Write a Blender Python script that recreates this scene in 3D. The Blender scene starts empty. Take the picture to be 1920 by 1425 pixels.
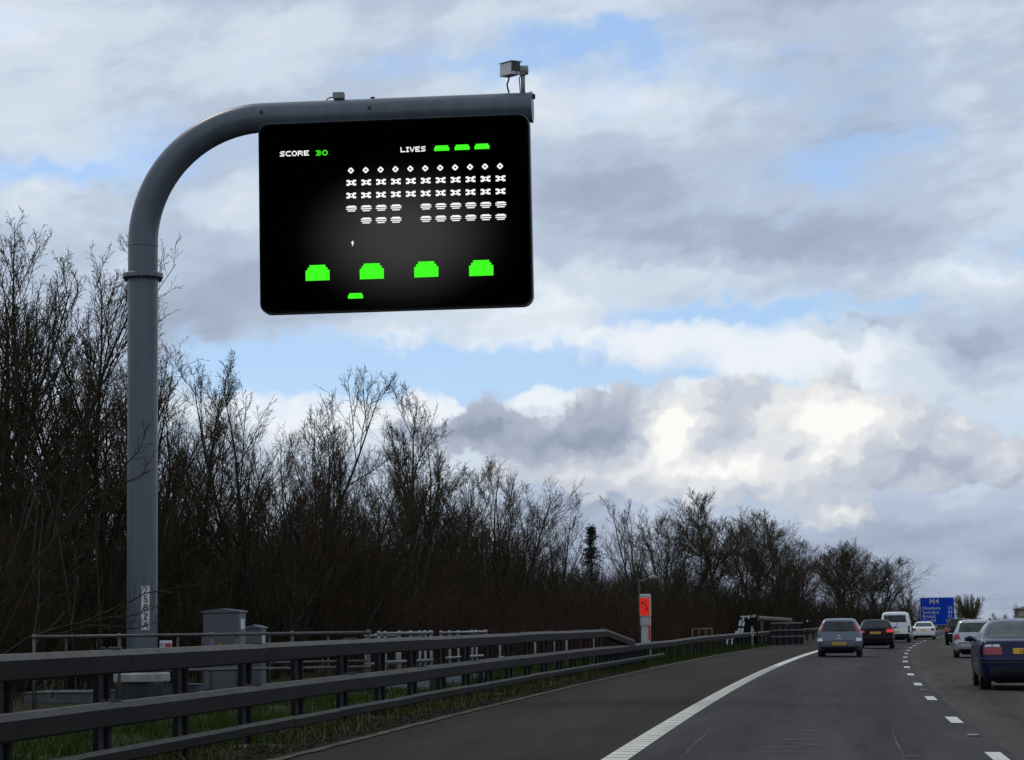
import bpy, math, random
import numpy as np
from mathutils import Vector, Matrix
R = math.radians
random.seed(7)
scene = bpy.context.scene
COL = scene.collection

# ------------------------------------------------------------------ camera
F, PITCH, ROLL, CAMH = 4570.0, 0.0995, 0.0126, 1.28      # focal length in px of a 1920 wide picture
cd = bpy.data.cameras.new('camera')
cam = bpy.data.objects.new('camera', cd)
COL.objects.link(cam)
cd.sensor_fit = 'HORIZONTAL'; cd.sensor_width = 36.0; cd.lens = 36.0 * F / 1920.0
cd.clip_start = 0.1; cd.clip_end = 9000.0
cam.matrix_world = (Matrix.Translation((0, 0, CAMH)) @ Matrix.Rotation(math.pi/2 + PITCH, 4, 'X') @ Matrix.Rotation(-ROLL, 4, 'Z'))
scene.camera = cam
scene.cycles.max_bounces = 5; scene.cycles.diffuse_bounces = 3; scene.cycles.glossy_bounces = 3
scene.render.resolution_x, scene.render.resolution_y = 1024, 760

# ------------------------------------------------------------------ light
SUN_EL, SUN_AZ = R(50), R(322)          # azimuth clockwise from +Y (the way we drive): ahead, to the left
sl = bpy.data.lights.new('sun', 'SUN'); sl.energy = 0.8; sl.angle = R(12); sl.color = (1.0, 0.95, 0.88)
sun = bpy.data.objects.new('sun', sl); COL.objects.link(sun)
sdir = Vector((math.sin(SUN_AZ)*math.cos(SUN_EL), math.cos(SUN_AZ)*math.cos(SUN_EL), math.sin(SUN_EL)))
sun.rotation_euler = sdir.to_track_quat('Z', 'Y').to_euler()
sun.location = (-30, -40, 60)
scene.view_settings.view_transform = 'Standard'
scene.view_settings.look = 'None'
scene.view_settings.exposure = 0.0
scene.view_settings.gamma = 1.0
scene.view_settings.use_curve_mapping = False

# ------------------------------------------------------------------ sky (clouds over a Nishita sky, in azimuth / elevation)
def srgb(r, g, b):
    return tuple(((c/255)/12.92 if c/255 <= 0.04045 else ((c/255+0.055)/1.055)**2.4) for c in (r, g, b))

def build_world():
    w = bpy.data.worlds.new('World'); scene.world = w; w.use_nodes = True
    nt = w.node_tree; nt.nodes.clear()
    def node(t, **k):
        n = nt.nodes.new(t)
        for a, b in k.items(): setattr(n, a, b)
        return n
    def put(sock, v):
        if hasattr(v, 'is_output') or isinstance(v, bpy.types.NodeSocket): nt.links.new(v, sock)
        else: sock.default_value = v
    def M(op, a, b=None, c=None, clamp=False):
        n = node('ShaderNodeMath', operation=op, use_clamp=clamp)
        put(n.inputs[0], a)
        if b is not None: put(n.inputs[1], b)
        if c is not None: put(n.inputs[2], c)
        return n.outputs[0]
    def V(op, a, b=None):
        n = node('ShaderNodeVectorMath', operation=op)
        put(n.inputs[0], a)
        if b is not None: put(n.inputs[1], b)
        return n.outputs['Value'] if op == 'DOT_PRODUCT' else n.outputs[0]
    def comb(x, y, z=0.0):
        n = node('ShaderNodeCombineXYZ'); put(n.inputs[0], x); put(n.inputs[1], y); put(n.inputs[2], z); return n.outputs[0]
    def noise(vec, scale, detail=5, rough=0.55, dist=0.0):
        n = node('ShaderNodeTexNoise', noise_dimensions='2D'); put(n.inputs['Vector'], vec)
        n.inputs['Scale'].default_value = scale; n.inputs['Detail'].default_value = detail
        n.inputs['Roughness'].default_value = rough; n.inputs['Distortion'].default_value = dist
        return n.outputs['Fac'], n.outputs['Color']
    def smooth(x, a, b):
        n = node('ShaderNodeMapRange', interpolation_type='SMOOTHSTEP')
        put(n.inputs['Value'], x); n.inputs['From Min'].default_value = a; n.inputs['From Max'].default_value = b
        return n.outputs[0]
    def mix(f, a, b):
        n = node('ShaderNodeMix', data_type='RGBA'); put(n.inputs[0], f)
        put(n.inputs[6], a if not isinstance(a, tuple) else (*a[:3], 1)); put(n.inputs[7], b if not isinstance(b, tuple) else (*b[:3], 1))
        return n.outputs[2]
    tc = node('ShaderNodeTexCoord')
    sep = node('ShaderNodeSeparateXYZ'); nt.links.new(tc.outputs['Generated'], sep.inputs[0])
    x, y, z = sep.outputs
    # 1 unit = 1/45.7 rad, about 1.25 degrees: U azimuth to the right, W elevation
    U = M('MULTIPLY', M('ARCTAN2', x, y), 45.7)
    W = M('MULTIPLY', M('ARCSINE', M('MINIMUM', M('MAXIMUM', z, -1.0), 1.0)), 45.7)
    P = comb(U, W)
    _, wc = noise(P, 0.55, 3, 0.6)
    _, wc2 = noise(P, 2.3, 3, 0.6)
    warp = V('ADD', V('MULTIPLY', V('SUBTRACT', wc, (.5, .5, .5)), (2.2, 1.1, 0)), V('MULTIPLY', V('SUBTRACT', wc2, (.5, .5, .5)), (.5, .34, 0)))
    PW = V('ADD', P, warp)
    PS = V('ADD', P, V('MULTIPLY', V('SUBTRACT', wc2, (.5, .5, .5)), (.55, .45, 0)))
    def total(lst, base=PW):
        """sum of soft round-edged patches: x, y, half sizes and strength, in the units of the photograph's plan"""
        acc = None
        for px, py, sx, sy, *amp in lst:
            mp = node('ShaderNodeMapping', vector_type='TEXTURE'); put(mp.inputs['Vector'], base)
            mp.inputs['Location'].default_value = ((px-960)/100, (1168-py)/100, 0); mp.inputs['Scale'].default_value = (sx*.022, sy*.022, 1)
            g = node('ShaderNodeTexGradient', gradient_type='QUADRATIC_SPHERE'); nt.links.new(mp.outputs[0], g.inputs[0])
            acc = M('MULTIPLY_ADD', g.outputs['Fac'], amp[0] if amp else 1.0, 0.0 if acc is None else acc)
        return acc
    # long streaks that climb to the right
    st = comb(M('MULTIPLY', U, 0.42), M('SUBTRACT', W, M('MULTIPLY', U, 0.16)))
    stw = V('ADD', st, V('MULTIPLY', V('SUBTRACT', wc, (.5, .5, .5)), (.34, .36, 0)))
    n1, _ = noise(stw, 0.62, 4, 0.55)
    n2, _ = noise(V('ADD', stw, (11.3, 4.2, 0)), 1.9, 4, 0.6)
    white = total([(640, 60, 240, 90, .30), (130, 120, 260, 160, .28), (1000, 40, 200, 60, .12), (980, 200, 90, 60, .35), (1230, 190, 140, 60, .22),
                   (170, 300, 120, 40, .42), (60, 370, 60, 50, .35), (430, 380, 110, 50, .38), (960, 560, 240, 60, .55), (1150, 640, 330, 60, .75), (1550, 670, 330, 60, .8),
                   (820, 745, 330, 34, .7), (1180, 745, 330, 40, .7), (620, 800, 250, 70, .5), (1300, 520, 260, 25, .25), (1060, 870, 190, 40, .25), (1800, 545, 160, 26, .4), (480, 770, 120, 60, .5), (760, 640, 160, 30, .4)])
    dark = total([(420, 500, 90, 75, .24), (300, 400, 150, 60, .22), (1080, 345, 170, 50, .26), (1500, 480, 420, 62, .22), (1250, 430, 260, 60, .25), (1700, 300, 260, 110, .16), (1450, 240, 200, 70, .15),
                  (1840, 665, 120, 40, .62), (1640, 632, 40, 16, .5), (1540, 645, 60, 26, .42), (1080, 680, 30, 20, .6), (1700, 860, 260, 50, .25), (560, 610, 240, 50, .22), (780, 620, 120, 40, .2),
                  (250, 190, 200, 40, .10), (1750, 1010, 330, 40, .3), (1150, 960, 420, 40, .12), (330, 620, 200, 90, .2)])
    blue = total([(1000, 690, 320, 40, .35), (1500, 605, 320, 40, .35), (1130, 95, 280, 70, .25), (300, 270, 230, 70, .28), (1620, 330, 260, 60, .30), (1350, 160, 240, 60, .22), (760, 120, 300, 60, .16), (1700, 130, 300, 60, .18), (640, 690, 300, 52, .95), (480, 690, 120, 60, .8), (900, 700, 260, 26, .8), (1080, 724, 420, 17, .8), (1000, 650, 90, 26, .5), (1450, 592, 240, 22, .6), (1120, 85, 170, 46, .6), (1185, 62, 40, 30, .4), (1640, 280, 160, 40, .35), (1250, 600, 200, 24, .4), (130, 330, 160, 30, .4),
                  (1560, 350, 110, 40, .45), (1450, 420, 90, 22, .3), (1880, 500, 90, 30, .5), (60, 340, 120, 40, .40), (330, 300, 140, 60, .30), (850, 130, 220, 40, .32), (1650, 200, 200, 60, .25), (700, 560, 200, 40, .2)])
    b = M('ADD', M('ADD', 0.575, M('MULTIPLY', M('SUBTRACT', n1, 0.5), 0.90)), M('MULTIPLY', M('SUBTRACT', n2, 0.5), 0.20))
    b = M('SUBTRACT', M('ADD', b, M('MULTIPLY', white, 0.72)), M('MULTIPLY', dark, 0.85))
    ramp = node('ShaderNodeValToRGB'); put(ramp.inputs[0], b)
    cr = ramp.color_ramp; cr.interpolation = 'EASE'
    cr.elements[0].position = 0.0; cr.elements[0].color = (*srgb(146, 158, 179), 1)
    cr.elements[1].position = 1.0; cr.elements[1].color = (*srgb(236, 242, 248), 1)
    for p, c in ((.28, (166, 178, 198)), (.5, (184, 198, 218)), (.72, (208, 220, 233))):
        e = cr.elements.new(p); e.color = (*srgb(*c), 1)
    cloud = ramp.outputs[0]
    # clear sky in the gaps
    sky = node('ShaderNodeTexSky', sky_type='NISHITA'); sky.sun_disc = False
    sky.sun_elevation = SUN_EL; sky.sun_rotation = SUN_AZ; sky.altitude = 60; sky.air_density = 1.0; sky.dust_density = 0.6; sky.ozone_density = 1.6
    clear = V('MULTIPLY', sky.outputs[0], (0.086, 0.100, 0.124))
    clear = mix(.45, clear, (*srgb(178, 208, 243), 1))
    gap = smooth(M('ADD', blue, M('MULTIPLY', M('SUBTRACT', n2, 0.5), 0.7)), 0.06, 0.72)
    far = smooth(M('ADD', n1, M('MULTIPLY', M('SUBTRACT', n2, .5), .5)), 0.60, 0.78)     # a few more gaps all round
    out = mix(M('MULTIPLY', M('MAXIMUM', gap, M('MULTIPLY', far, .35)), .95), cloud, clear)
    # heaped clouds low over the horizon
    def heap(vec):
        o = []
        for sc in (1.15, 2.9):
            n = node('ShaderNodeTexVoronoi', voronoi_dimensions='2D', feature='SMOOTH_F1'); put(n.inputs['Vector'], vec)
            n.inputs['Scale'].default_value = sc; n.inputs['Smoothness'].default_value = .45; o.append(n.outputs['Distance'])
        return M('MULTIPLY_ADD', o[0], -.76, M('MULTIPLY_ADD', o[1], -.17, 1.0))
    PC = V('ADD', P, V('MULTIPLY', V('SUBTRACT', wc2, (.5, .5, .5)), (.5, .42, 0)))
    h0, h1 = heap(PC), heap(V('ADD', PC, (-.07, .13, 0)))
    cum = total([(1255, 830, 66, 78), (1330, 860, 90, 60), (1400, 825, 96, 84), (1560, 810, 120, 80), (1640, 840, 110, 60), (1170, 880, 110, 34), (1330, 890, 220, 36), (1500, 880, 200, 40), (1145, 780, 60, 44, 1.1), (1130, 830, 90, 36), (930, 790, 52, 36, 1.1), (1010, 830, 120, 30),
                 (830, 812, 110, 26), (1560, 975, 80, 24, .8), (1790, 850, 210, 46, .7), (1880, 900, 120, 40, .5), (1660, 905, 240, 30, .5), (1000, 895, 160, 30, .5)], PS)
    cm = smooth(M('MULTIPLY_ADD', M('SUBTRACT', h0, .55), 1.0, cum), 0.20, 0.42)
    cm = M('MULTIPLY', cm, smooth(cum, .05, .25))
    lit = M('MULTIPLY', M('SUBTRACT', h0, h1), 0.75)
    warm = total([(1255, 815, 52, 60, 1.1), (1290, 890, 190, 24, .45), (1545, 790, 80, 48, 1.1), (1625, 800, 46, 34, .6), (1560, 868, 140, 28, .5), (1410, 885, 120, 34, .42), (1560, 972, 64, 18, .7), (1440, 800, 60, 36, .3), (1840, 850, 60, 36, .3), (1335, 800, 30, 30, .3)], PS)
    shade = total([(1145, 785, 62, 44, .62), (930, 800, 90, 40, .55), (1010, 835, 150, 34, .5), (830, 812, 110, 32, .42), (1760, 885, 190, 46, .28), (1120, 845, 70, 34, .4), (1660, 862, 70, 18, .35), (1360, 850, 40, 50, .25), (1480, 860, 40, 50, .25), (1760, 965, 260, 46, .3)], PS)
    cb = M('SUBTRACT', M('ADD', M('ADD', .57, lit), M('MULTIPLY', warm, .62)), M('MULTIPLY', shade, .72))
    r2 = node('ShaderNodeValToRGB'); put(r2.inputs[0], cb); c2 = r2.color_ramp; c2.interpolation = 'EASE'
    c2.elements[0].position = 0.0; c2.elements[0].color = (*srgb(148, 158, 178), 1)
    c2.elements[1].position = 1.0; c2.elements[1].color = (*srgb(252, 251, 248), 1)
    for p, c in ((.3, (171, 181, 199)), (.55, (198, 205, 217)), (.78, (227, 229, 232))):
        e = c2.elements.new(p); e.color = (*srgb(*c), 1)
    out = mix(cm, out, r2.outputs[0])
    # flat grey-blue bank along the horizon
    nh, _ = noise(comb(M('MULTIPLY', U, .35), M('MULTIPLY', W, 1.4)), 1.3, 5, .55)
    hb = mix(nh, (*srgb(138, 150, 174), 1), (*srgb(176, 186, 205), 1))
    out = mix(M('MULTIPLY', M('SUBTRACT', 1.0, smooth(M('ADD', W, M('MULTIPLY', M('SUBTRACT', nh, .5), 1.2)), 0.5, 2.6)), .85), out, hb)
    bg = node('ShaderNodeBackground'); bg.inputs['Strength'].default_value = 0.1
    nt.links.new(V('MULTIPLY', out, (10, 10, 10)), bg.inputs['Color'])
    o = node('ShaderNodeOutputWorld'); nt.links.new(bg.outputs[0], o.inputs['Surface'])
    w.cycles.sampling_method = 'MANUAL'; w.cycles.sample_map_resolution = 512
build_world()

# ------------------------------------------------------------------ helpers
def material(name, color, rough=0.7, metal=0.0, spec=0.5, var=0.0, vscale=6.0, color2=None, bump=0.0, bscale=40.0, coat=0.0, emit=None, estr=1.0, detail=5, coord='Object', stretch=(1, 1, 1)):
    m = bpy.data.materials.new(name); m.use_nodes = True
    nt = m.node_tree; b = nt.nodes['Principled BSDF']
    b.inputs['Base Color'].default_value = (*color, 1); b.inputs['Roughness'].default_value = rough
    b.inputs['Metallic'].default_value = metal; b.inputs['Specular IOR Level'].default_value = spec
    b.inputs['Coat Weight'].default_value = coat; b.inputs['Coat Roughness'].default_value = 0.06
    if emit is not None:
        b.inputs['Emission Color'].default_value = (*emit, 1); b.inputs['Emission Strength'].default_value = estr
    tc = nt.nodes.new('ShaderNodeTexCoord'); mp = nt.nodes.new('ShaderNodeMapping'); mp.inputs['Scale'].default_value = stretch
    nt.links.new(tc.outputs[coord], mp.inputs[0])
    if var > 0 or color2 is not None:
        n = nt.nodes.new('ShaderNodeTexNoise'); n.inputs['Scale'].default_value = vscale; n.inputs['Detail'].default_value = detail; n.inputs['Roughness'].default_value = .62
        nt.links.new(mp.outputs[0], n.inputs['Vector'])
        mx = nt.nodes.new('ShaderNodeMix'); mx.data_type = 'RGBA'
        c2 = color2 if color2 is not None else tuple(c*(1-var) for c in color)
        c1 = color if color2 is not None else tuple(min(1, c*(1+var)) for c in color)
        mx.inputs[6].default_value = (*c1, 1); mx.inputs[7].default_value = (*c2, 1)
        mr = nt.nodes.new('ShaderNodeMapRange'); mr.inputs['From Min'].default_value = .32; mr.inputs['From Max'].default_value = .68
        nt.links.new(n.outputs['Fac'], mr.inputs['Value']); nt.links.new(mr.outputs[0], mx.inputs[0]); nt.links.new(mx.outputs[2], b.inputs['Base Color'])
        mr2 = nt.nodes.new('ShaderNodeMapRange'); mr2.inputs['To Min'].default_value = max(0, rough-.08); mr2.inputs['To Max'].default_value = min(1, rough+.1)
        nt.links.new(n.outputs['Fac'], mr2.inputs['Value']); nt.links.new(mr2.outputs[0], b.inputs['Roughness'])
    if bump > 0:
        n2 = nt.nodes.new('ShaderNodeTexNoise'); n2.inputs['Scale'].default_value = bscale; n2.inputs['Detail'].default_value = 4
        nt.links.new(mp.outputs[0], n2.inputs['Vector'])
        bp = nt.nodes.new('ShaderNodeBump'); bp.inputs['Strength'].default_value = bump; bp.inputs['Distance'].default_value = 0.02
        nt.links.new(n2.outputs['Fac'], bp.inputs['Height']); nt.links.new(bp.outputs[0], b.inputs['Normal'])
    return m

def link(name, me, mat=None, parent=None, smooth=False):
    o = bpy.data.objects.new(name, me); COL.objects.link(o)
    if mat is not None and len(me.materials) == 0: me.materials.append(mat)
    if parent is not None: o.parent = parent
    if smooth and len(me.polygons): me.polygons.foreach_set('use_smooth', [True]*len(me.polygons))
    return o

def tag(o, label=None, cat=None, group=None, kind=None):
    if label: o['label'] = label
    if cat: o['category'] = cat
    if group: o['group'] = group
    if kind: o['kind'] = kind
    return o

def empty(name, loc=(0, 0, 0), rz=0.0, label=None, cat=None, group=None):
    o = bpy.data.objects.new(name, None); COL.objects.link(o)
    o.location = loc; o.rotation_euler = (0, 0, rz); o.empty_display_size = .2
    return tag(o, label, cat, group)

class MB:
    """collects shapes for ONE mesh object"""
    def __init__(s): s.v = []; s.f = []
    def add(s, v, f):
        n = len(s.v); s.v += [tuple(p) for p in v]; s.f += [tuple(i+n for i in q) for q in f]; return s
    def box(s, c, d, m=None):
        x, y, z = d[0]/2, d[1]/2, d[2]/2
        p = [Vector((a, b, e)) for a in (-x, x) for b in (-y, y) for e in (-z, z)]
        if m is not None: p = [m @ q for q in p]
        p = [q + Vector(c) for q in p]
        return s.add(p, [(0, 1, 3, 2), (4, 6, 7, 5), (0, 4, 5, 1), (2, 3, 7, 6), (0, 2, 6, 4), (1, 5, 7, 3)])
    def rbox(s, c, d, b=.01, m=None):
        """box with chamfered edges"""
        x, y, z = d[0]/2, d[1]/2, d[2]/2; b = min(b, x*.9, y*.9, z*.9)
        v = []
        for sx in (-1, 1):
            for sy in (-1, 1):
                for sz in (-1, 1):
                    v += [(sx*x, sy*(y-b), sz*(z-b)), (sx*(x-b), sy*y, sz*(z-b)), (sx*(x-b), sy*(y-b), sz*z)]
        idx = lambda sx, sy, sz, k: (((sx > 0)*4 + (sy > 0)*2 + (sz > 0))*3 + k)
        f = []
        for a in (-1, 1):
            f.append([idx(a, p, q, 0) for p, q in ((-1, -1), (1, -1), (1, 1), (-1, 1))][::a])
            f.append([idx(p, a, q, 1) for p, q in ((-1, -1), (1, -1), (1, 1), (-1, 1))][::-a])
            f.append([idx(p, q, a, 2) for p, q in ((-1, -1), (1, -1), (1, 1), (-1, 1))][::a])
            for c2 in (-1, 1):
                f.append([idx(a, c2, -1, 0), idx(a, c2, -1, 1), idx(a, c2, 1, 1), idx(a, c2, 1, 0)][::-a*c2])
                f.append([idx(a, -1, c2, 0), idx(a, -1, c2, 2), idx(a, 1, c2, 2), idx(a, 1, c2, 0)][::a*c2])
                f.append([idx(-1, a, c2, 1), idx(-1, a, c2, 2), idx(1, a, c2, 2), idx(1, a, c2, 1)][::-a*c2])
                for e in (-1, 1): f.append([idx(a, c2, e, 0), idx(a, c2, e, 1), idx(a, c2, e, 2)][::a*c2*e])
        p = [Vector(q) for q in v]
        if m is not None: p = [m @ q for q in p]
        return s.add([q + Vector(c) for q in p], f)
    def tube(s, pts, r, n=8, cap=True):
        pts = [Vector(p) for p in pts]; rr = r if hasattr(r, '__len__') else [r]*len(pts)
        v = []; ref = None
        for i, p in enumerate(pts):
            t = (pts[min(i+1, len(pts)-1)] - pts[max(i-1, 0)]).normalized()
            if ref is None:
                ref = t.orthogonal().normalized()
            a = (ref - t*ref.dot(t)).normalized(); ref = a; b = t.cross(a)
            v += [p + (a*math.cos(k*2*math.pi/n) + b*math.sin(k*2*math.pi/n))*rr[i] for k in range(n)]
        f = [(i*n+k, i*n+(k+1) % n, (i+1)*n+(k+1) % n, (i+1)*n+k) for i in range(len(pts)-1) for k in range(n)]
        if cap: f += [tuple(range(n))[::-1], tuple((len(pts)-1)*n+k for k in range(n))]
        return s.add(v, f)
    def ball(s, c, r, n=10, m=6, sc=(1, 1, 1)):
        v = [(c[0], c[1], c[2]-r*sc[2])]
        for i in range(1, m):
            a = -math.pi/2 + math.pi*i/m
            v += [(c[0]+sc[0]*r*math.cos(a)*math.cos(2*math.pi*k/n), c[1]+sc[1]*r*math.cos(a)*math.sin(2*math.pi*k/n), c[2]+sc[2]*r*math.sin(a)) for k in range(n)]
        v.append((c[0], c[1], c[2]+r*sc[2])); e = len(v)-1
        f = [(0, 1+(k+1) % n, 1+k) for k in range(n)]
        for i in range(m-2): f += [(1+i*n+k, 1+i*n+(k+1) % n, 1+(i+1)*n+(k+1) % n, 1+(i+1)*n+k) for k in range(n)]
        f += [(e, 1+(m-2)*n+k, 1+(m-2)*n+(k+1) % n) for k in range(n)]
        return s.add(v, f)
    def prism(s, poly, d0, d1, fn=lambda x, y, d: (x, d, y)):
        """extrude a 2-D outline (counter-clockwise) from depth d0 to d1"""
        n = len(poly)
        v = [fn(x, y, d0) for x, y in poly] + [fn(x, y, d1) for x, y in poly]
        return s.add(v, [tuple(range(n)), tuple(range(2*n-1, n-1, -1))] + [(k, k+n, (k+1) % n + n, (k+1) % n) for k in range(n)])
    def mesh(s, name):
        me = bpy.data.meshes.new(name); me.from_pydata(s.v, [], s.f); me.validate(); me.update(); return me
    def build(s, name, mat=None, parent=None, smooth=False):
        return link(name, s.mesh(name), mat, parent, smooth)

def autosmooth(o, ang=40):
    me = o.data
    me.polygons.foreach_set('use_smooth', [True]*len(me.polygons))
    me.set_sharp_from_angle(angle=R(ang)); return o

def np_mesh(name, v, f, k):
    """v (n,3), f (m,k)"""
    me = bpy.data.meshes.new(name)
    v = np.ascontiguousarray(v, np.float32); f = np.ascontiguousarray(f, np.int32)
    me.vertices.add(len(v)); me.vertices.foreach_set('co', v.ravel())
    me.loops.add(f.size); me.loops.foreach_set('vertex_index', f.ravel())
    me.polygons.add(len(f)); me.polygons.foreach_set('loop_start', np.arange(len(f), dtype=np.int32)*k)
    me.update(calc_edges=True); return me

_cr, _sr, _cp, _sp = math.cos(ROLL), math.sin(ROLL), math.cos(PITCH), math.sin(PITCH)
def ray(px, py):
    X, Y = px-960, 712.5-py
    a, b = X*_cr+Y*_sr, -X*_sr+Y*_cr
    return Vector((a, F*_cp-b*_sp, F*_sp+b*_cp))
def at(px, py, Y):
    """the place, Y metres ahead, that the photograph shows at a pixel"""
    w = ray(px, py); return w*(Y/w.y) + Vector((0, 0, CAMH))
def atx(px, Y, z=0.0):
    """the place Y metres ahead and z up that shows in a pixel column"""
    p = at(px, 1165, Y)
    for _ in range(3):
        # pixel row of height z at that distance
        d = p - Vector((0, 0, CAMH)); d.z = z-CAMH
        up = -d.y*_sp+d.z*_cp; fw = d.y*_cp+d.z*_sp
        yy = F*up/fw
        X = (px-960); a = (X + yy*_sr)/_cr
        p = Vector((a*fw/F, Y, z))
    return p

# road frame: s along the nearside edge line, off to the right of it
X0, TH, KAP, FALL = -1.874, 0.1146, 0.000522, 0.02
_ss = np.linspace(-100, 1600, 3401); _hd = TH + KAP*np.clip(_ss, -100, 420)
_dx = np.concatenate([[0], np.cumsum(np.sin((_hd[1:]+_hd[:-1])/2)*np.diff(_ss))]); _dy = np.concatenate([[0], np.cumsum(np.cos((_hd[1:]+_hd[:-1])/2)*np.diff(_ss))])
_i0 = int(np.argmin(abs(_ss))); _dx += X0-_dx[_i0]; _dy -= _dy[_i0]
def head(s): return float(np.interp(s, _ss, _hd))
def road_z(off): return -FALL*off if off > 0 else 0.0
def rp(s, off, z=0.0):
    h = head(s)
    return Vector((float(np.interp(s, _ss, _dx))+off*math.cos(h), float(np.interp(s, _ss, _dy))-off*math.sin(h), z))
def to_so(x, y):
    i = int(np.argmin((_dx-x)**2+(_dy-y)**2)); h = _hd[i]
    return float(_ss[i]), float((x-_dx[i])*math.cos(h)-(y-_dy[i])*math.sin(h))

def font_mesh(name, txt, size, depth=.004, align='CENTER', sx=1.0, bold=0.0):
    cu = bpy.data.curves.new(name, 'FONT'); cu.body = txt; cu.size = size; cu.extrude = depth/2; cu.align_x = align; cu.align_y = 'CENTER'; cu.resolution_u = 3; cu.offset = bold
    ob = bpy.data.objects.new(name, cu); COL.objects.link(ob)
    dg = bpy.context.evaluated_depsgraph_get()
    me = bpy.data.meshes.new_from_object(ob.evaluated_get(dg))
    bpy.data.objects.remove(ob); bpy.data.curves.remove(cu)
    me.transform(Matrix.Diagonal((sx, 1, 1, 1)))
    me.transform(Matrix.Rotation(math.pi/2, 4, 'X'))          # stands upright, read from -Y
    me.materials.clear()
    return me

# ------------------------------------------------------------------ materials
def road_material(name, c1, c2, tracks=0.0, seed=0.0):
    m = bpy.data.materials.new(name); m.use_nodes = True; nt = m.node_tree; b = nt.nodes['Principled BSDF']
    b.inputs['Specular IOR Level'].default_value = .06
    def N(t, **k):
        n = nt.nodes.new(t)
        for a, v in k.items(): setattr(n, a, v)
        return n
    uv = N('ShaderNodeUVMap'); 
    def noise(sc, scale, det, rough=.6):
        mp = N('ShaderNodeMapping'); mp.inputs['Scale'].default_value = sc; mp.inputs['Location'].default_value = (seed, seed*1.7, 0)
        nt.links.new(uv.outputs[0], mp.inputs[0])
        n = N('ShaderNodeTexNoise'); n.inputs['Scale'].default_value = scale; n.inputs['Detail'].default_value = det; n.inputs['Roughness'].default_value = rough
        nt.links.new(mp.outputs[0], n.inputs[0]); return n.outputs['Fac']
    def rng(x, a, b_, lo, hi):
        r = N('ShaderNodeMapRange'); r.inputs['From Min'].default_value = a; r.inputs['From Max'].default_value = b_; r.inputs['To Min'].default_value = lo; r.inputs['To Max'].default_value = hi
        nt.links.new(x, r.inputs['Value']); return r.outputs[0]
    def mul(a, b_):
        r = N('ShaderNodeMath', operation='MULTIPLY'); nt.links.new(a, r.inputs[0]); nt.links.new(b_, r.inputs[1]); return r.outputs[0]
    big = noise((1, .16, 1), .55, 6)
    patch = noise((1, .05, 1), .9, 5)
    grit = noise((1, 1, 1), 34, 3, .8)
    grit2 = noise((1, 1, 1), 110, 2, .8)
    mx = N('ShaderNodeMix', data_type='RGBA'); mx.inputs[6].default_value = (*c1, 1); mx.inputs[7].default_value = (*c2, 1)
    nt.links.new(rng(big, .3, .7, 0, 1), mx.inputs[0])
    mott = noise((1, .07, 1), 4.0, 6, .7)
    stain = noise((1, .10, 1), 1.9, 4, .65)
    v = mul(mul(rng(mott, .28, .72, .78, 1.24), rng(stain, .30, .48, .70, 1.0)), mul(mul(rng(grit, .25, .75, .62, 1.42), rng(grit2, .3, .7, .78, 1.24)), rng(patch, .3, .7, .76, 1.2)))
    if tracks:
        sp = N('ShaderNodeSeparateXYZ'); nt.links.new(uv.outputs[0], sp.inputs[0])
        s = N('ShaderNodeMath', operation='SINE'); mm = N('ShaderNodeMath', operation='MULTIPLY_ADD'); mm.inputs[1].default_value = 2*math.pi/1.82; mm.inputs[2].default_value = -math.pi/2
        nt.links.new(sp.outputs[0], mm.inputs[0]); nt.links.new(mm.outputs[0], s.inputs[0])
        v = mul(v, rng(s.outputs[0], -1, 1, 1+tracks, 1-tracks))
    sc = N('ShaderNodeVectorMath', operation='SCALE'); nt.links.new(mx.outputs[2], sc.inputs[0]); nt.links.new(v, sc.inputs['Scale'])
    nt.links.new(sc.outputs[0], b.inputs['Base Color'])
    nt.links.new(rng(grit, .3, .7, .72, .92), b.inputs['Roughness'])
    bp = N('ShaderNodeBump'); bp.inputs['Strength'].default_value = .5; bp.inputs['Distance'].default_value = .008
    nt.links.new(grit, bp.inputs['Height']); nt.links.new(bp.outputs[0], b.inputs['Normal'])
    return m

MT = {}
MT['lane'] = road_material('lane_asphalt', (.042, .037, .0375), (.049, .0435, .043), .15, 3.0)
MT['lane2'] = road_material('worn_asphalt', (.064, .056, .046), (.053, .0475, .040), .10, 9.0)
MT['shoulder'] = road_material('shoulder_asphalt', (.038, .0255, .0200), (.019, .0150, .0115), 0, 21.0)
MT['paint'] = material('road_paint', (.56, .54, .46), .7, var=.30, vscale=3.5, detail=9, bump=.3, bscale=60)
MT['paintw'] = material('dash_paint', (.54, .53, .48), .7, var=.28, vscale=6, detail=9)
MT['rib'] = material('rib_paint', (.54, .52, .44), .7, var=.15, vscale=9)
MT['scrape'] = material('scraped_asphalt', (.13, .13, .13), .8, spec=.05, var=.4, vscale=7)
MT['kerbstone'] = material('edging_concrete', (.10, .085, .07), .9, spec=.06, var=.4, vscale=3)
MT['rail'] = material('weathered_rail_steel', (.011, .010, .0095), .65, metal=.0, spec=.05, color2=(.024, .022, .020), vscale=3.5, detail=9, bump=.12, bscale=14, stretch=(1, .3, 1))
MT['rail_top'] = material('lit_rail_top', (.088, .080, .070), .7, spec=.2, var=.2, vscale=3)  # lighter copy of the rail steel, top light in its colour
MT['post'] = material('dark_post_steel', (.016, .016, .017), .6, spec=.06, metal=.0, var=.25, vscale=4)
MT['bolt'] = material('dark_bolt_steel', (.025, .025, .027), .6, metal=.4)
MT['pole'] = material('grey_blue_paint', (.100, .118, .138), .34, color2=(.070, .084, .100), vscale=2.2, detail=9, bump=.03, bscale=6, stretch=(1.6, 1.6, .16))
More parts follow.
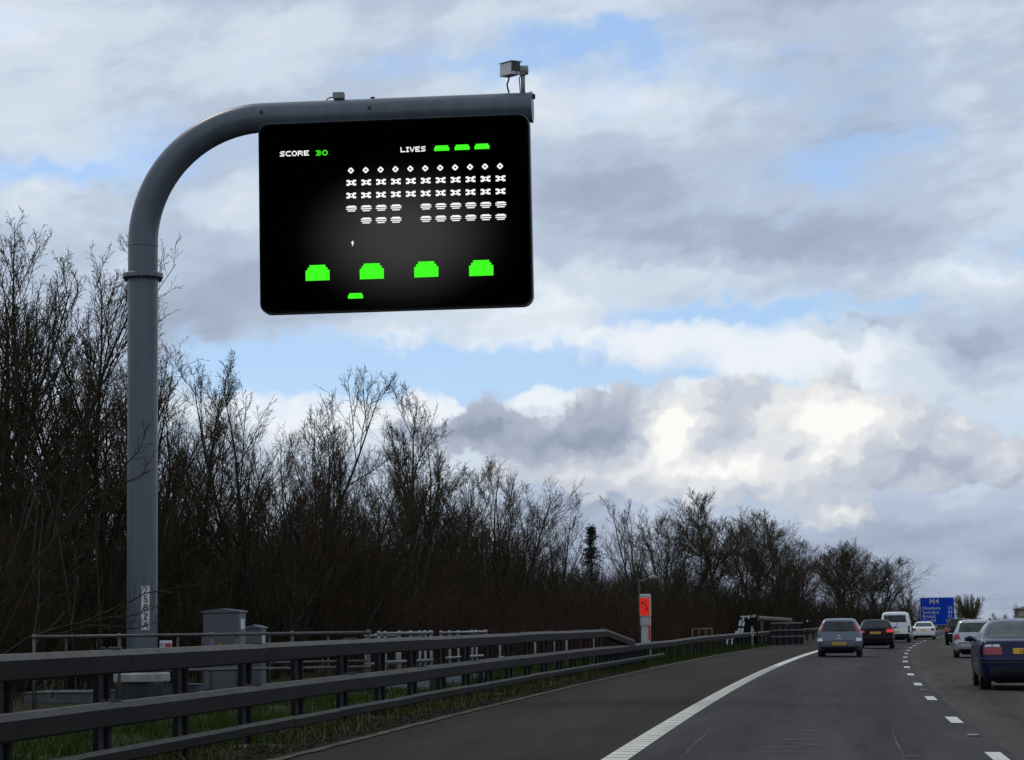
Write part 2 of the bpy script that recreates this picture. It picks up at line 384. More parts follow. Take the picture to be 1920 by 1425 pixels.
MT['cabinet'] = material('cabinet_grey_paint', (.085, .088, .10), .5, var=.12, vscale=2.0, stretch=(1, 1, .4))
MT['concrete'] = material('pale_concrete', (.30, .29, .27), .9, var=.25, vscale=5, bump=.3, bscale=30)
MT['slab'] = material('slab_concrete', (.10, .105, .11), .9, spec=.06, var=.25, vscale=3)
MT['footing'] = material('footing_concrete', (.12, .105, .085), .95, spec=.06, var=.35, vscale=8, bump=.4, bscale=20)
MT['tube'] = material('dull_tube_steel', (.085, .082, .078), .5, metal=.3, var=.25, vscale=6)
MT['galv'] = material('new_galvanised_steel', (.20, .20, .20), .42, metal=.35, var=.15, vscale=7)
MT['galv_sheet'] = material('galvanised_sheet', (.20, .24, .26), .45, metal=.3, var=.2, vscale=4)
MT['black'] = material('matt_black', (.004, .004, .004), .7, spec=.1)
MT['camwhite'] = material('camera_housing_paint', (.56, .54, .53), .45, var=.06, vscale=10)
MT['camgrey'] = material('camera_bracket_grey', (.22, .215, .21), .5, var=.08, vscale=10)
MT['cable'] = material('black_cable', (.015, .015, .016), .5)
MT['white'] = material('white_plate', (.55, .55, .54), .5, var=.08, vscale=20)
MT['ink'] = material('black_ink', (.01, .01, .01), .6)
MT['yellow'] = material('warning_yellow', (.75, .36, .01), .5, var=.08, vscale=20)
MT['red'] = material('sign_red', (.38, .02, .025), .5)
MT['orange'] = material('glowing_orange', (.95, .022, .004), .45, emit=(1, .02, .0), estr=.22, var=.08, vscale=9)  # no lamp: a faint glow is added to the orange
MT['orange_dim'] = material('orange_panel', (.55, .05, .02), .5, var=.1, vscale=9)
MT['phone_grey'] = material('phone_pillar_grey', (.42, .41, .39), .55, var=.2, vscale=5, stretch=(1, 1, .3))
MT['sign_blue'] = material('motorway_blue', (.004, .045, .42), .6, spec=.1, var=.10, vscale=1.5)
MT['sign_white'] = material('reflective_white', (.50, .51, .50), .5)
MT['sign_back'] = material('sign_edge_grey', (.25, .26, .26), .5)
MT['yellow_tape'] = material('yellow_tape', (.7, .6, .03), .5)
MT['wood'] = material('weathered_timber', (.11, .095, .07), .9, var=.3, vscale=8)
MT['pipe'] = material('pale_ribbed_pipe', (.060, .055, .044), .7, var=.2, vscale=6)
MT['bark'] = material('bark', (.026, .022, .016), .9, spec=.06, color2=(.050, .043, .032), vscale=3, bump=.5, bscale=18)
MT['bark2'] = material('bark_reddish', (.030, .020, .015), .9, spec=.06, color2=(.05, .035, .026), vscale=3)
MT['twig'] = material('twig_bark', (.040, .029, .017), .9, spec=.06, color2=(.070, .053, .030), vscale=.8)
MT['twig_red'] = material('reddish_twigs', (.032, .019, .013), .9, spec=.06, color2=(.058, .036, .023), vscale=.8)
MT['bud'] = material('opening_buds', (.055, .052, .015), .8, spec=.06, color2=(.085, .078, .025), vscale=1.5)
MT['willow_twig'] = material('yellow_willow_twigs', (.125, .11, .055), .9, spec=.06, color2=(.09, .085, .045), vscale=.8)
MT['needle'] = material('dark_needles', (.012, .020, .013), .9, var=.3, vscale=3)
MT['brush'] = material('undergrowth_stems', (.019, .014, .008), .95, spec=.06, color2=(.048, .035, .020), vscale=.6)
MT['grass'] = material('verge_grass', (.028, .060, .007), .9, spec=.06, color2=(.044, .046, .012), vscale=1.1)
MT['drygrass'] = material('dry_grass', (.20, .16, .08), .9, spec=.06, var=.3, vscale=4)
MT['litter'] = material('dead_leaves', (.045, .030, .019), .9, spec=.06, color2=(.075, .05, .032), vscale=6)
MT['brick'] = material('house_brick', (.30, .22, .15), .9, var=.2, vscale=2)
MT['roof'] = material('house_roof', (.06, .045, .04), .9, var=.2, vscale=2)

# ------------------------------------------------------------------ ground, road, markings
def strip(name, off0, off1, s0, s1, mat, dz=0.0, n=3, ds=2.0, parent=None, jag=0.0):
    ns = max(2, int((s1-s0)/ds)+1); v = []; f = []; uvs = []
    rnd = random.Random(int(off0*100)+5)
    for i in range(ns):
        s = s0+(s1-s0)*i/(ns-1)
        for j in range(n):
            o = off0+(off1-off0)*j/(n-1)
            if jag and j in (0, n-1): o += rnd.uniform(-jag, jag)
            p = rp(s, o, road_z(o)+dz); v.append(p); uvs.append((o, s))
    for i in range(ns-1):
        for j in range(n-1): f.append((i*n+j, i*n+j+1, (i+1)*n+j+1, (i+1)*n+j))
    me = bpy.data.meshes.new(name); me.from_pydata(v, [], f); me.update()
    ul = me.uv_layers.new(name='UVMap')
    for l in me.loops: ul.data[l.index].uv = uvs[l.vertex_index]
    o = link(name, me, mat, parent); return o

def ground_h(s, o):
    if o > -3.2: return -0.45 if o < 12 else -0.45 + min(1, (o-12)/3)*.1
    h = 0.0
    if o < -13: t = min(1, (-13-o)/26); h = 3.4*t*t*(3-2*t)
    if s > 150: h *= .6*max(0, min(1, (430-s)/120))
    h += .05*math.sin(s*.31+o*.7)*min(1, (-o-3.2)/3) + .04*math.sin(s*.83-o*1.3)*min(1, (-o-3.2)/3)
    return h
def build_ground():
    offs = [-900, -500, -250, -120, -80, -60, -48] + list(np.arange(-42, -9, 1.5)) + list(np.arange(-9, -3.6, .45)) + [-3.5, -3.3, -3.16, -3.1, 4, 12, 15, 40, 120, 400, 900]
    ss = list(np.arange(-60, 130, 1.5)) + list(np.arange(130, 420, 6)) + [450, 520, 620, 760, 950, 1200, 1550]
    v = []; f = []; n = len(offs)
    for s in ss:
        for o in offs:
            ro = o if o > -400 or s < 400 else o
            v.append(rp(s, ro, ground_h(s, o)))
    for i in range(len(ss)-1):
        for j in range(n-1): f.append((i*n+j, i*n+j+1, (i+1)*n+j+1, (i+1)*n+j))
    me = bpy.data.meshes.new('ground'); me.from_pydata(v, [], f); me.update()
    m = material('verge_soil', (.026, .020, .013), .95, spec=.06, color2=(.022, .030, .009), vscale=.9, bump=.7, bscale=9, detail=8)
    return tag(link('ground', me, m, smooth=True), kind='structure')
ground = build_ground()
shoulder = tag(strip('hard_shoulder', -3.24, -0.001, -40, 700, MT['shoulder'], n=4), kind='structure')
lane1 = tag(strip('road', 0.001, 3.78, -40, 700, MT['lane'], n=4), kind='structure')
lane2 = tag(strip('overtaking_lanes', 3.782, 11.6, -40, 700, MT['lane2'], n=4), kind='structure')
kerb = tag(strip('kerb', -3.34, -3.20, -40, 260, MT['kerbstone'], dz=.012, n=2, ds=.4, jag=.022), kind='structure')
strip('edge_line', -.125, .125, -40, 500, MT['paint'], dz=.005, n=2, ds=2, parent=shoulder)
# raised ribs across the edge line
rib = MB().rbox((0, 0, 0), (.235, .07, .006), .002).mesh('rib'); rib.materials.append(MT['rib'])
for i in range(100):
    s = 19.5+i*.5
    o = link('rib', rib, parent=shoulder); p = rp(s, 0, .007); o.location = p; o.rotation_euler = (0, 0, -head(s))
# lane line: 2 m marks every 9 m
for i in range(-1, 26):
    s = 24.4+9*i
    strip('lane_mark', 3.53, 3.69, s-1.0, s+1.0, MT['paintw'], dz=.0055, n=2, ds=1, parent=lane1)
for i in range(-1, 12):
    s = 24.4+9*i
    strip('lane_mark', 7.22, 7.38, s-1.0, s+1.0, MT['paintw'], dz=.0055, n=2, ds=1, parent=lane2)
stud_base = MB().rbox((0, 0, .012), (.13, .16, .022), .01).mesh('road_stud'); stud_base.materials.append(material('stud_iron', (.22, .21, .2), .6, metal=.3))
for s in (28.9, 46.9, 64.9, 82.9):
    o = link('road_stud', stud_base, parent=lane1); o.location = rp(s, 3.62, road_z(3.62)); o.rotation_euler = (0, 0, -head(s))
# thin scrapes in the surface
rs = random.Random(4)
for px0, px1, py in ((1467, 1565, 1365), (1440, 1560, 1381), (1480, 1558, 1390), (1425, 1555, 1394), (1411, 1582, 1404), (1690, 1730, 1409), (1813, 1848, 1394), (1725, 1740, 1295)):
    Y = 1.30*F/(py-1161)
    a, b = atx(px0, Y, -.03), atx(px1, Y, -.03)
    v = []; n = 12
    for k in range(n+1):
        p = a.lerp(b, k/n); so = to_so(p.x, p.y); p.z = road_z(so[1])+.0045; w = (.035+.05*rs.random())*(1-.8*abs(2*k/n-1))
        v += [p+Vector((0, -w, 0)), p+Vector((0, w, 0))]
    MB().add(v, [(2*k, 2*k+2, 2*k+3, 2*k+1) for k in range(n)]).build('scrape_mark', MT['scrape'], lane1)
for (ax, ay), (bx, by) in (((1268, 1425), (1333, 1363)), ((1672, 1367), (1700, 1425))):
    v = []; n = 14
    a, b = atx(ax, 1.3*F/(ay-1163), 0), atx(bx, 1.3*F/(by-1163), 0)
    for k in range(n+1):
        p = a.lerp(b, k/n); so = to_so(p.x, p.y); p.z = road_z(so[1])+.0045; w = (.004+.007*rs.random())*(1-.6*abs(2*k/n-1)); p.x += .004*math.sin(k*.8)
        v += [p+Vector((-w, 0, 0)), p+Vector((w, 0, 0))]
    MB().add(v, [(2*k, 2*k+1, 2*k+3, 2*k+2) for k in range(n)]).build('scrape_mark', MT['scrape'], lane1)

# ------------------------------------------------------------------ the safety fence
SP = 2.58
def profile_run(points, w, h, c=.016):
    """rounded box section swept along points given as (pos, across) ; returns MB"""
    t = min(.046, h*.26)
    pr = [(-w/2+c, -h/2), (w/2-c, -h/2), (w/2, -h/2+c), (w/2, h/2-t), (w/2-t, h/2), (-w/2+t, h/2), (-w/2, h/2-t), (-w/2, -h/2+c)]
    n = len(pr); v = []; f = []
    for p, a in points:
        for x, z in pr: v.append(p + a*x + Vector((0, 0, z)))
    for i in range(len(points)-1):
        for k in range(n): f.append((i*n+k, i*n+(k+1) % n, (i+1)*n+(k+1) % n, (i+1)*n+k))
    f += [tuple(range(n))[::-1], tuple((len(points)-1)*n+k for k in range(n))]
    return MB().add(v, f)
def beam(par, s0, s1, off, z0, w, h, mat, name, z1=None, n=5, offs=None):
    pts = []
    for i in range(n):
        t = i/(n-1); s = s0+(s1-s0)*t; o = off if offs is None else offs[0]+(offs[1]-offs[0])*t
        hd = head(s); pts.append((rp(s, o, z0+((z1 if z1 is not None else z0)-z0)*t), Vector((math.cos(hd), -math.sin(hd), 0))))
    o = profile_run(pts, w, h).build(name, mat, par); autosmooth(o, 35)
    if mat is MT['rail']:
        o.data.materials.append(MT['rail_top'])                     # upper faces paler: light from above put into the colour
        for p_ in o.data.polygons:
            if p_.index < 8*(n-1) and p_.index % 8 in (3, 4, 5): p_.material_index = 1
    return o
def h_post(height, w=.14, d=.11, t=.012):
    """Z-section post: a broad web with a narrow proud flange towards the traffic"""
    b = -.25; zc, L = (height+b)/2, height-b
    return MB().box((0, .02, zc), (w, d-.04, L)).rbox((.012, -d/2+.016, zc), (.040, .034, L), .008)
POST_OFF, BEAM_OFF = -4.16, -4.00
bar = empty('guard_rail', rp(20, POST_OFF), 0, 'long grey steel box-beam crash barrier with two heavy rails beside the hard shoulder', 'barrier')
bar_inv = Matrix.Translation(-Vector(bar.location))
def under(o, par):
    """keep a world-space mesh where it is under a parent that was moved"""
    o.parent = par; o.matrix_parent_inverse = Matrix.Translation(par.location).inverted(); return o
seg0 = 25.75 - 2*SP*3
def ktop(s): return 1.0
fence_rng = random.Random(3)
bolt_me = MB()
for dx, dy in ((-.045, -.12), (.045, -.10), (-.02, 0), (.045, .03), (-.045, .10), (.03, .13)):
    bolt_me.rbox((dx, dy, .010), (.034, .05, .026), .008)
bolt_me = bolt_me.mesh('joint_bolts'); bolt_me.materials.append(MT['bolt'])
k = 0; s = seg0
while s < 62:
    e = min(s+2*SP, 62.0)
    j = fence_rng.uniform(-.006, .006)
    under(beam(None, s+.004, e-.004, BEAM_OFF, 1.0+j, .2, .2, MT['rail'], 'top_beam'), bar)
    for z in (1.1+j, .66+j):
        b = tag(link('joint_bolts', bolt_me), kind='stuff'); b.location = rp(e-.22, BEAM_OFF, z); b.rotation_euler = (0, 0, -head(e)); under(b, bar)
    s = e
s = seg0
while s < 78:
    e = s+2*SP; under(beam(None, s+.004, e-.004, BEAM_OFF, .56+fence_rng.uniform(-.006, .006), .2, .2, MT['rail'], 'middle_beam'), bar); s = e
send = s
under(beam(None, 62.004, 68.8, BEAM_OFF, 1.0, .2, .2, MT['rail'], 'ramped_beam', z1=.68, n=7), bar)
s = seg0 - 1.2
while s < 77:
    e = min(s+SP*1.0, 78); under(beam(None, s+.004, e-.004, BEAM_OFF+.05, .215+fence_rng.uniform(-.006, .006), .07, .13, MT['rail'], 'lower_rail', n=3), bar); s = e
# single rail further on, slowly swinging out and back
pts = [(send, -4.0), (send+6, -3.86), (send+16, -3.80), (send+30, -3.8), (send+45, -3.85), (send+60, -3.9)]
so = send; i = 0
while so < send+58:
    e = so+2*SP
    oo = [float(np.interp(q, [p[0] for p in pts], [p[1] for p in pts])) for q in (so, e)]
    zz = [float(np.interp(q, [send, send+8, send+60], [.56, .62, .62])) for q in (so, e)]
    under(beam(None, so+.004, e-.004, 0, zz[0], .2, .2, MT['rail'], 'middle_beam', z1=zz[1], offs=oo), bar); so = e
post_tall = h_post(.905).mesh('post'); post_mid = h_post(.47).mesh('post')
post_tall.materials.append(MT['post']); post_mid.materials.append(MT['post'])
MT['post_edge'] = material('pale_post_edge', (.05, .048, .05), .5, spec=.06, var=.3, vscale=5)  # front flange in a paler tone than the web
for me_ in (post_tall, post_mid):
    me_.materials.append(MT['post_edge'])
    for p_ in me_.polygons: p_.material_index = 0 if p_.index < 6 else 1
foot_me = [MB().ball((0, 0, 0), .30, 14, 6, (1, .8, .12)).mesh('footing') for _ in range(1)][0]; foot_me.materials.append(MT['footing'])
for v_ in foot_me.vertices:
    a = math.atan2(v_.co.y, v_.co.x); v_.co.x *= 1+.16*math.sin(3*a+1); v_.co.y *= 1+.2*math.cos(2*a)
i = -5
while True:
    s = 25.75+i*SP
    if s > send+58: break
    tall = s < 62.5
    sp_off = POST_OFF if s < send else float(np.interp(s, [p[0] for p in pts], [p[1] for p in pts]))-.16
    o = link('post', post_tall if tall else post_mid); o.location = rp(s, sp_off, 0); o.rotation_euler = (fence_rng.uniform(-.012, .012), fence_rng.uniform(-.012, .012), -head(s)); under(o, bar)
    if i in (0, 3, 4, 6, 7, 9, 10, 11):
        q = link('footing', foot_me); q.location = rp(s, sp_off+.12, .012); q.rotation_euler = (0, 0, i*1.3); under(q, bar)
    i += 1
# closer posts round the ramp and the telephone
for s in list(np.arange(63, 74, 1.29)) :
    o = link('post', post_mid); o.location = rp(s, (POST_OFF if s < send else float(np.interp(s, [p[0] for p in pts], [p[1] for p in pts]))-.16), 0); o.rotation_euler = (0, 0, -head(s)); under(o, bar)
st_ = at(900, 1300, 45.6)
MB().box((0, 0, .16), (.085, .085, .62), Matrix.Rotation(.10, 3, 'Y')).build('marker_stake', MT['post']).location = (st_.x, st_.y, 0)
tag(bpy.data.objects['marker_stake'], 'short dark stake leaning in the verge behind the crash barrier', 'stake')

# ------------------------------------------------------------------ cantilever message sign
YP = 45.0
base = atx(266, YP, 0.0)
SIGN_H, SIGN_UP = 0.09, 0.008                   # heading of the sign across the road, rise of the arm
gs = empty('cantilever_sign', base, 0, 'tall grey-blue cantilever gantry post holding a big black electronic message screen', 'gantry sign')
ax = Vector((math.cos(SIGN_H)*math.cos(SIGN_UP), -math.sin(SIGN_H), math.sin(SIGN_UP))).normalized()     # along the arm
nrm = Vector((-math.sin(SIGN_H), -math.cos(SIGN_H), 0)).normalized()                                    # towards the traffic
upv = nrm.cross(ax)*-1
if upv.z < 0: upv = -upv
PR = 0.281
def rel(p): return p - base
# the arm axis: passes above the pole; find its height from the picture
arm_end = at(1000, 201, YP - math.tan(SIGN_H)*7.2)
arm_len = (arm_end.x - base.x)/ax.x
arm0 = arm_end - ax*arm_len                     # where the arm axis meets the pole axis
RB = 2.32                                       # bend radius
flange_z = at(266, 519, YP).z
top = rel(arm0)
# lower pole
mb = MB(); n = 40
autosmooth(MB().tube([(0, 0, .45), (0, 0, 2), (0, 0, flange_z-.035)], PR, 40).build('lower_pole', MT['pole'], gs))
fl = autosmooth(MB().tube([(0, 0, flange_z-.03), (0, 0, flange_z-.022), (0, 0, flange_z+.05), (0, 0, flange_z+.058)], [PR+.085, PR+.095, PR+.095, PR+.085], 40).build('flange', MT['pole'], gs))
for kk in range(18):
    a = kk*2*math.pi/18
    MB().tube([((PR+.055)*math.cos(a), (PR+.055)*math.sin(a), flange_z-.075), ((PR+.055)*math.cos(a), (PR+.055)*math.sin(a), flange_z-.028)], .021, 6).build('bolt', MT['bolt'], fl)
# upper pole, swept bend and arm as one tube
path = [Vector((0, 0, flange_z+.06)), Vector((0, 0, top.z-RB-.4))]
cz = top.z-RB
for kk in range(0, 25):
    a = math.pi/2*kk/24
    path.append(Vector((0, 0, cz)) + ax*(RB-RB*math.cos(a)) + upv*(RB*math.sin(a)) if kk else Vector((0, 0, cz)))
path[-1] = top + ax*RB
path += [top+ax*(RB+2), top+ax*(arm_len-.03)]
autosmooth(MB().tube(path, PR*.985, 40).build('swept_arm', MT['pole'], gs))
for zz_ in (cz-.02, flange_z+.075, 2.9):
    autosmooth(MB().tube([(0, 0, zz_-.012), (0, 0, zz_-.004), (0, 0, zz_+.004), (0, 0, zz_+.012)], [PR-.002, PR+.005, PR+.005, PR-.002], 40, False).build('weld_seam', MT['pole'], gs))
cap = top+ax*(arm_len-.04)
autosmooth(MB().tube([cap-ax*.02, cap+ax*.03], PR+.008, 40).build('end_cap', MT['pole'], gs))
MB().rbox(cap+ax*.05+upv*.20, (.06, .09, .09), .012).build('end_cap_lug', MT['bolt'], gs)
for px, py in ((495, 209), (698, 203)):
    t = (at(px, py, YP-.2).x-base.x)/ax.x
    c = top+ax*t+nrm*(PR*.93)+upv*(.05)
    MB().tube([c-nrm*.05, c+nrm*.035], .032, 8).build('arm_bolt', MT['bolt'], gs)
for px in (700, ):
    t = (at(px, 180, YP-.2).x-base.x)/ax.x
    c = top+ax*t+upv*(PR-.03); MB().tube([c, c+upv*.06], .04, 8).build('arm_bolt', MT['bolt'], gs)
# plinth
autosmooth(MB().tube([(0, 0, .30), (0, 0, .315), (0, 0, .44), (0, 0, .47)], [.50, .515, .515, .48], 36).build('plinth_cap', MT['concrete'], gs))
MB().rbox((0, 0, .12), (.86, .86, .36), .02).build('plinth', material('shaded_plinth', (.03, .03, .032), .9, var=.3, vscale=4), gs)  # dark body: shade below the cap put into its colour
MB().tube([(0, 0, .468), (0, 0, .50)], PR+.05, 30).build('base_collar', MT['pole'], gs)

# screen
TL = Vector((488, 235)); EU = Vector((506, -17)); EV = Vector((7, 354))
tsc = (at(745, 400, 44.6).x-base.x)/ax.x
ppm = (at(998, 396, 44.35)-at(491, 412, 44.75)).length/507.0
SW, SH = 505*ppm, 355*ppm
s_left = (at(496, 412, 44.7).x-base.x)/ax.x + .03
cdir = (at(745, 404, 44.5)-base)
scr_c = Vector((0, 0, 0)) + ax*(s_left+SW/2) + nrm*(.33)
scr_c = scr_c + upv*((at(745, 404, 44.45).z-base.z) - scr_c.z)
def sp3(u, v, d=0.0):
    """screen point; u, v from 0 to 1 (left to right, top to bottom), d metres in front of the glass"""
    return scr_c + ax*((u-.5)*SW) + upv*((.5-v)*SH) + nrm*(d)
def rrect(w, h, r, n=8):
    out = []
    for cx, cy, a0 in ((w/2-r, -h/2+r, -90), (w/2-r, h/2-r, 0), (-w/2+r, h/2-r, 90), (-w/2+r, -h/2+r, 180)):
        for kk in range(n+1):
            a = R(a0+90*kk/n); out.append((cx+r*math.cos(a), cy+r*math.sin(a)))
    return out
fn = lambda x, y, d: tuple(scr_c + ax*x + upv*y + nrm*d)
MB().prism(rrect(SW, SH, .19), -.002, -.30, fn).build('screen_housing', MT['black'], gs)
MB().prism(rrect(SW+.035, SH+.035, .2), -.06, -.24, fn).build('housing_rim', material('rim_grey', (.16, .165, .17), .5), gs)
def screen_mat():
    m = material('screen_glass', (.001, .001, .001), .6, spec=.0)
    nt = m.node_tree; b = nt.nodes['Principled BSDF']
    tc = nt.nodes.new('ShaderNodeTexCoord'); vm = nt.nodes.new('ShaderNodeVectorMath'); vm.operation = 'SUBTRACT'
    nt.links.new(tc.outputs['UV'], vm.inputs[0]); vm.inputs[1].default_value = (.53, .38, 0)
    ln = nt.nodes.new('ShaderNodeVectorMath'); ln.operation = 'LENGTH'; nt.links.new(vm.outputs[0], ln.inputs[0])
    mr = nt.nodes.new('ShaderNodeMapRange'); mr.interpolation_type = 'SMOOTHERSTEP'
    mr.inputs['From Min'].default_value = .46; mr.inputs['From Max'].default_value = 0; mr.inputs['To Min'].default_value = 0; mr.inputs['To Max'].default_value = .042
    nt.links.new(ln.outputs['Value'], mr.inputs['Value'])
    b.inputs['Emission Color'].default_value = (1, 1, 1, 1); nt.links.new(mr.outputs[0], b.inputs['Emission Strength'])
    return m
poly = rrect(SW-.05, SH-.05, .17)
me = MB().prism(poly, .004, -.001, fn).mesh('screen')
ul = me.uv_layers.new(name='UVMap')
for l in me.loops:
    q = Vector(me.vertices[l.vertex_index].co)-scr_c; ul.data[l.index].uv = (q.dot(ax)/SW+.5, q.dot(upv)/SH+.5)
scr = link('screen', me, screen_mat(), gs)
GLOW_W = material('screen_white_light', (.02, .02, .02), .5, emit=(1, 1, 1), estr=1.0)
GLOW_G = material('screen_green_light', (.005, .02, .002), .5, emit=srgb(58, 255, 0), estr=1.0)
det = EU.x*EV.y-EU.y*EV.x
def uvpx(px, py):
    x, y = px-TL.x+6, py-TL.y+4
    return (x*EV.y-y*EV.x)/det, (EU.x*y-EU.y*x)/det
FONT = {'S': ('01111', '10000', '01110', '00001', '11110'), 'C': ('01111', '10000', '10000', '10000', '01111'), 'O': ('01110', '10001', '10001', '10001', '01110'),
        'R': ('11110', '10001', '11110', '10010', '10001'), 'E': ('11111', '10000', '11110', '10000', '11111'), '3': ('11110', '00001', '01110', '00001', '11110'),
        '0': ('01110', '10001', '10001', '10001', '01110'), 'L': ('10000', '10000', '10000', '10000', '11111'), 'I': ('111', '010', '010', '010', '111'), 'V': ('10001', '10001', '01010', '01010', '00100')}
def bitmap(rows, u, v, pu, pv, name, mat, d0=.006, d1=.012):
    """lit cells of a small grid, one mesh"""
    mb = MB()
    for r, row in enumerate(rows):
        c = 0
        while c < len(row):
            if row[c] == '1':
                e = c
                while e < len(row) and row[e] == '1': e += 1
                a, b = u+c*pu, u+e*pu; t, bo = v+r*pv, v+(r+1)*pv
                p = [sp3(a, bo, d0), sp3(b, bo, d0), sp3(b, t, d0), sp3(a, t, d0), sp3(a, bo, d1), sp3(b, bo, d1), sp3(b, t, d1), sp3(a, t, d1)]
                mb.add(p, [(0, 1, 2, 3), (4, 5, 6, 7), (0, 1, 5, 4), (2, 3, 7, 6), (0, 3, 7, 4), (1, 2, 6, 5)]); c = e
            else: c += 1
    return mb.build(name, mat, scr)
def word(txt, px, py, wpx, hpx, mat):
    u, v = uvpx(px, py); units = sum(len(FONT[c][0])+1 for c in txt)-1
    pu = wpx/508/units; pv = hpx/355/5
    for c in txt:
        bitmap(FONT[c], u, v, pu, pv, 'screen_letter', mat); u += pu*(len(FONT[c][0])+1)
word('SCORE', 523, 282.5, 55, 9.5, GLOW_W); word('30', 591, 281, 22, 9.5, GLOW_G); word('LIVES', 750, 275.5, 47, 9.5, GLOW_W)
# plain lit shapes stand in for the game figures: lozenges, blocks and bars of the same size, place and colour
ICON = {0: ('00011000', '00111100', '01100110', '01100110', '00111100', '00011000'),
        1: ('1110000111', '1111111111', '0011001100', '0011001100', '1111111111', '1110000111'),
        2: ('00111111111100', '11111111111111', '00000000000000', '11111111111111', '00000000000000', '00111111111100')}
ROWS = [(0, 657, 319, 16, 13), (1, 658, 342, 20, 13), (1, 658, 366, 20, 13), (2, 658.5, 390.5, 22, 13), (2, 658.5, 413.5, 22, 13)]
for r, (kind, x, y, w_, h_) in enumerate(ROWS):
    for c in range(11):
        if (r == 3 and c == 4) or (r == 4 and c in (0, 4)): continue
        cx, cy = x+27.85*c, y-.72*c; w_, h_ = ROWS[r][3]*.9, ROWS[r][4]*.82
        u, v = uvpx(cx-w_/2, cy-h_/2); rows = ICON[kind]
        bitmap(rows, u, v, w_/508/len(rows[0]), h_/355/len(rows), 'screen_icon', GLOW_W)
for cx, cy in ((827, 277), (865, 275.5), (902, 274), (667, 552)):
    rows = ('0111111111110', '1111111111111', '1111111111111'); u, v = uvpx(cx-14, cy-4)
    bitmap(rows, u, v, 28/508/13, 10/355/3, 'screen_bar', GLOW_G)
for cx, cy in ((595, 510.5), (696.5, 507.5), (798, 504), (900, 501.5)):
    rows = ('001111111100', '011111111110') + ('111111111111',)*4; u, v = uvpx(cx-22, cy-14.5)
    bitmap(rows, u, v, 45/508/12, 29/355/6, 'screen_block', GLOW_G)
u, v = uvpx(658.5, 450.5); bitmap(('010', '111', '010', '010'), u, v, 5/508/3, 9/355/4, 'screen_mark', GLOW_W)
# number plate on the pole
zt, zb = at(278, 1099, YP).z, at(278, 1181, YP).z
pa = math.asin(((278-266.5)/28.5)*.9); pd = Vector((math.sin(pa), -math.cos(pa), 0)); pt = Vector((math.cos(pa), math.sin(pa), 0))
pw = 15.5*YP/F
pl = MB()
v = []
for zz in (zb, zt):
    for kk in range(5):
        a = pa+(kk/4-.5)*pw/PR; v.append((math.sin(a)*(PR+.006), -math.cos(a)*(PR+.006), zz))
pl.add(v, [(q, q+1, q+6, q+5) for q in range(4)])
plo = pl.build('number_strip', MT['white'], gs)
for kk, ch in enumerate('2582A'):
    t = font_mesh('strip_character', ch, (zt-zb)/5*1.12, .004, sx=1.0)
    o = link('strip_character', t, MT['ink'], plo); o.rotation_euler = (0, 0, pa); c = pd*(PR+.010); o.location = (c.x, c.y, zt-(kk+.5)*(zt-zb)/5)
# little sensor box on the arm
sb = at(636, 176.5, YP-.25)
tb = rel(sb)
det_ = empty('sensor_box', sb, -SIGN_H, 'small grey sensor box with a lead on top of the gantry arm', 'sensor')
det_.location = arm0 + ax*((sb.x-base.x)/ax.x) + upv*(PR*.985+.005)
MB().rbox((0, 0, .075), (.21, .17, .125), .012).build('box', MT['camgrey'], det_)
MB().box((0, 0, .008), (.16, .10, .016)).build('foot', MT['bolt'], det_)
autosmooth(MB().tube([(-.10, 0, .05), (-.16, 0, .055), (-.21, 0, .03), (-.25, 0, -.03)], .012, 6).build('lead', MT['cable'], det_))
# surveillance camera on the arm end
cb = arm0 + ax*((at(981, 172, YP-.6).x-base.x)/ax.x) + upv*(PR*.98)
cc = empty('surveillance_camera', cb, -SIGN_H, 'white boxy surveillance camera on a short post at the arm end', 'camera')
ph = at(981, 140, YP-.6).z-cb.z
MB().tube([(0, 0, -.02), (0, 0, ph)], .040, 12).build('mount_post', MT['camgrey'], cc, True)
autosmooth(MB().tube([(-.10, 0, ph+.075), (.085, 0, ph+.075), (.10, 0, ph+.075)], [.088, .088, .07], 18).build('pan_head', MT['camgrey'], cc))
MB().rbox((0, 0, ph+.005), (.10, .13, .05), .01).build('head_base', MT['camgrey'], cc)
cr = Matrix.Rotation(R(34), 3, 'Z') @ Matrix.Rotation(R(4), 3, 'X')
cam_c = Vector((-.225, .03, ph+.105))
def cbx(c, d, nm, mat, b=.008, par=cc):
    m4 = MB().rbox((0, 0, 0), d, b); m4.v = [tuple(cr @ ((Vector(p)+Vector(c))*1.08) + cam_c) for p in m4.v]; return m4.build(nm, mat, par)
hs = cbx((0, .03, 0), (.185, .40, .215), 'housing', MT['camwhite'])
cbx((0, -.175, .030), (.165, .02, .145), 'window', material('camera_glass', (.006, .006, .008), .12), .004)
cbx((0, -.17, .118), (.21, .10, .016), 'hood', MT['camwhite'], .004)
cbx((0, .02, .122), (.22, .46, .014), 'sun_shield', MT['camwhite'], .004)
cbx((.02, -.176, -.06), (.012, .012, .07), 'wiper', MT['black'], .002)
autosmooth(MB().tube([cam_c+Vector((-.03, .02, -.10)), cam_c+Vector((-.045, 0, -.2)), cam_c+Vector((-.075, 0, -.28)), cam_c+Vector((-.06, 0, -.36)), cam_c+Vector((-.04, 0, -.44))], .016, 8).build('cable', MT['cable'], cc))
autosmooth(MB().tube([(-.03, 0, ph), (-.065, -.02, ph-.08), (-.06, -.02, ph-.16), (-.05, -.02, -.02)], .011, 6).build('cable', MT['cable'], cc))

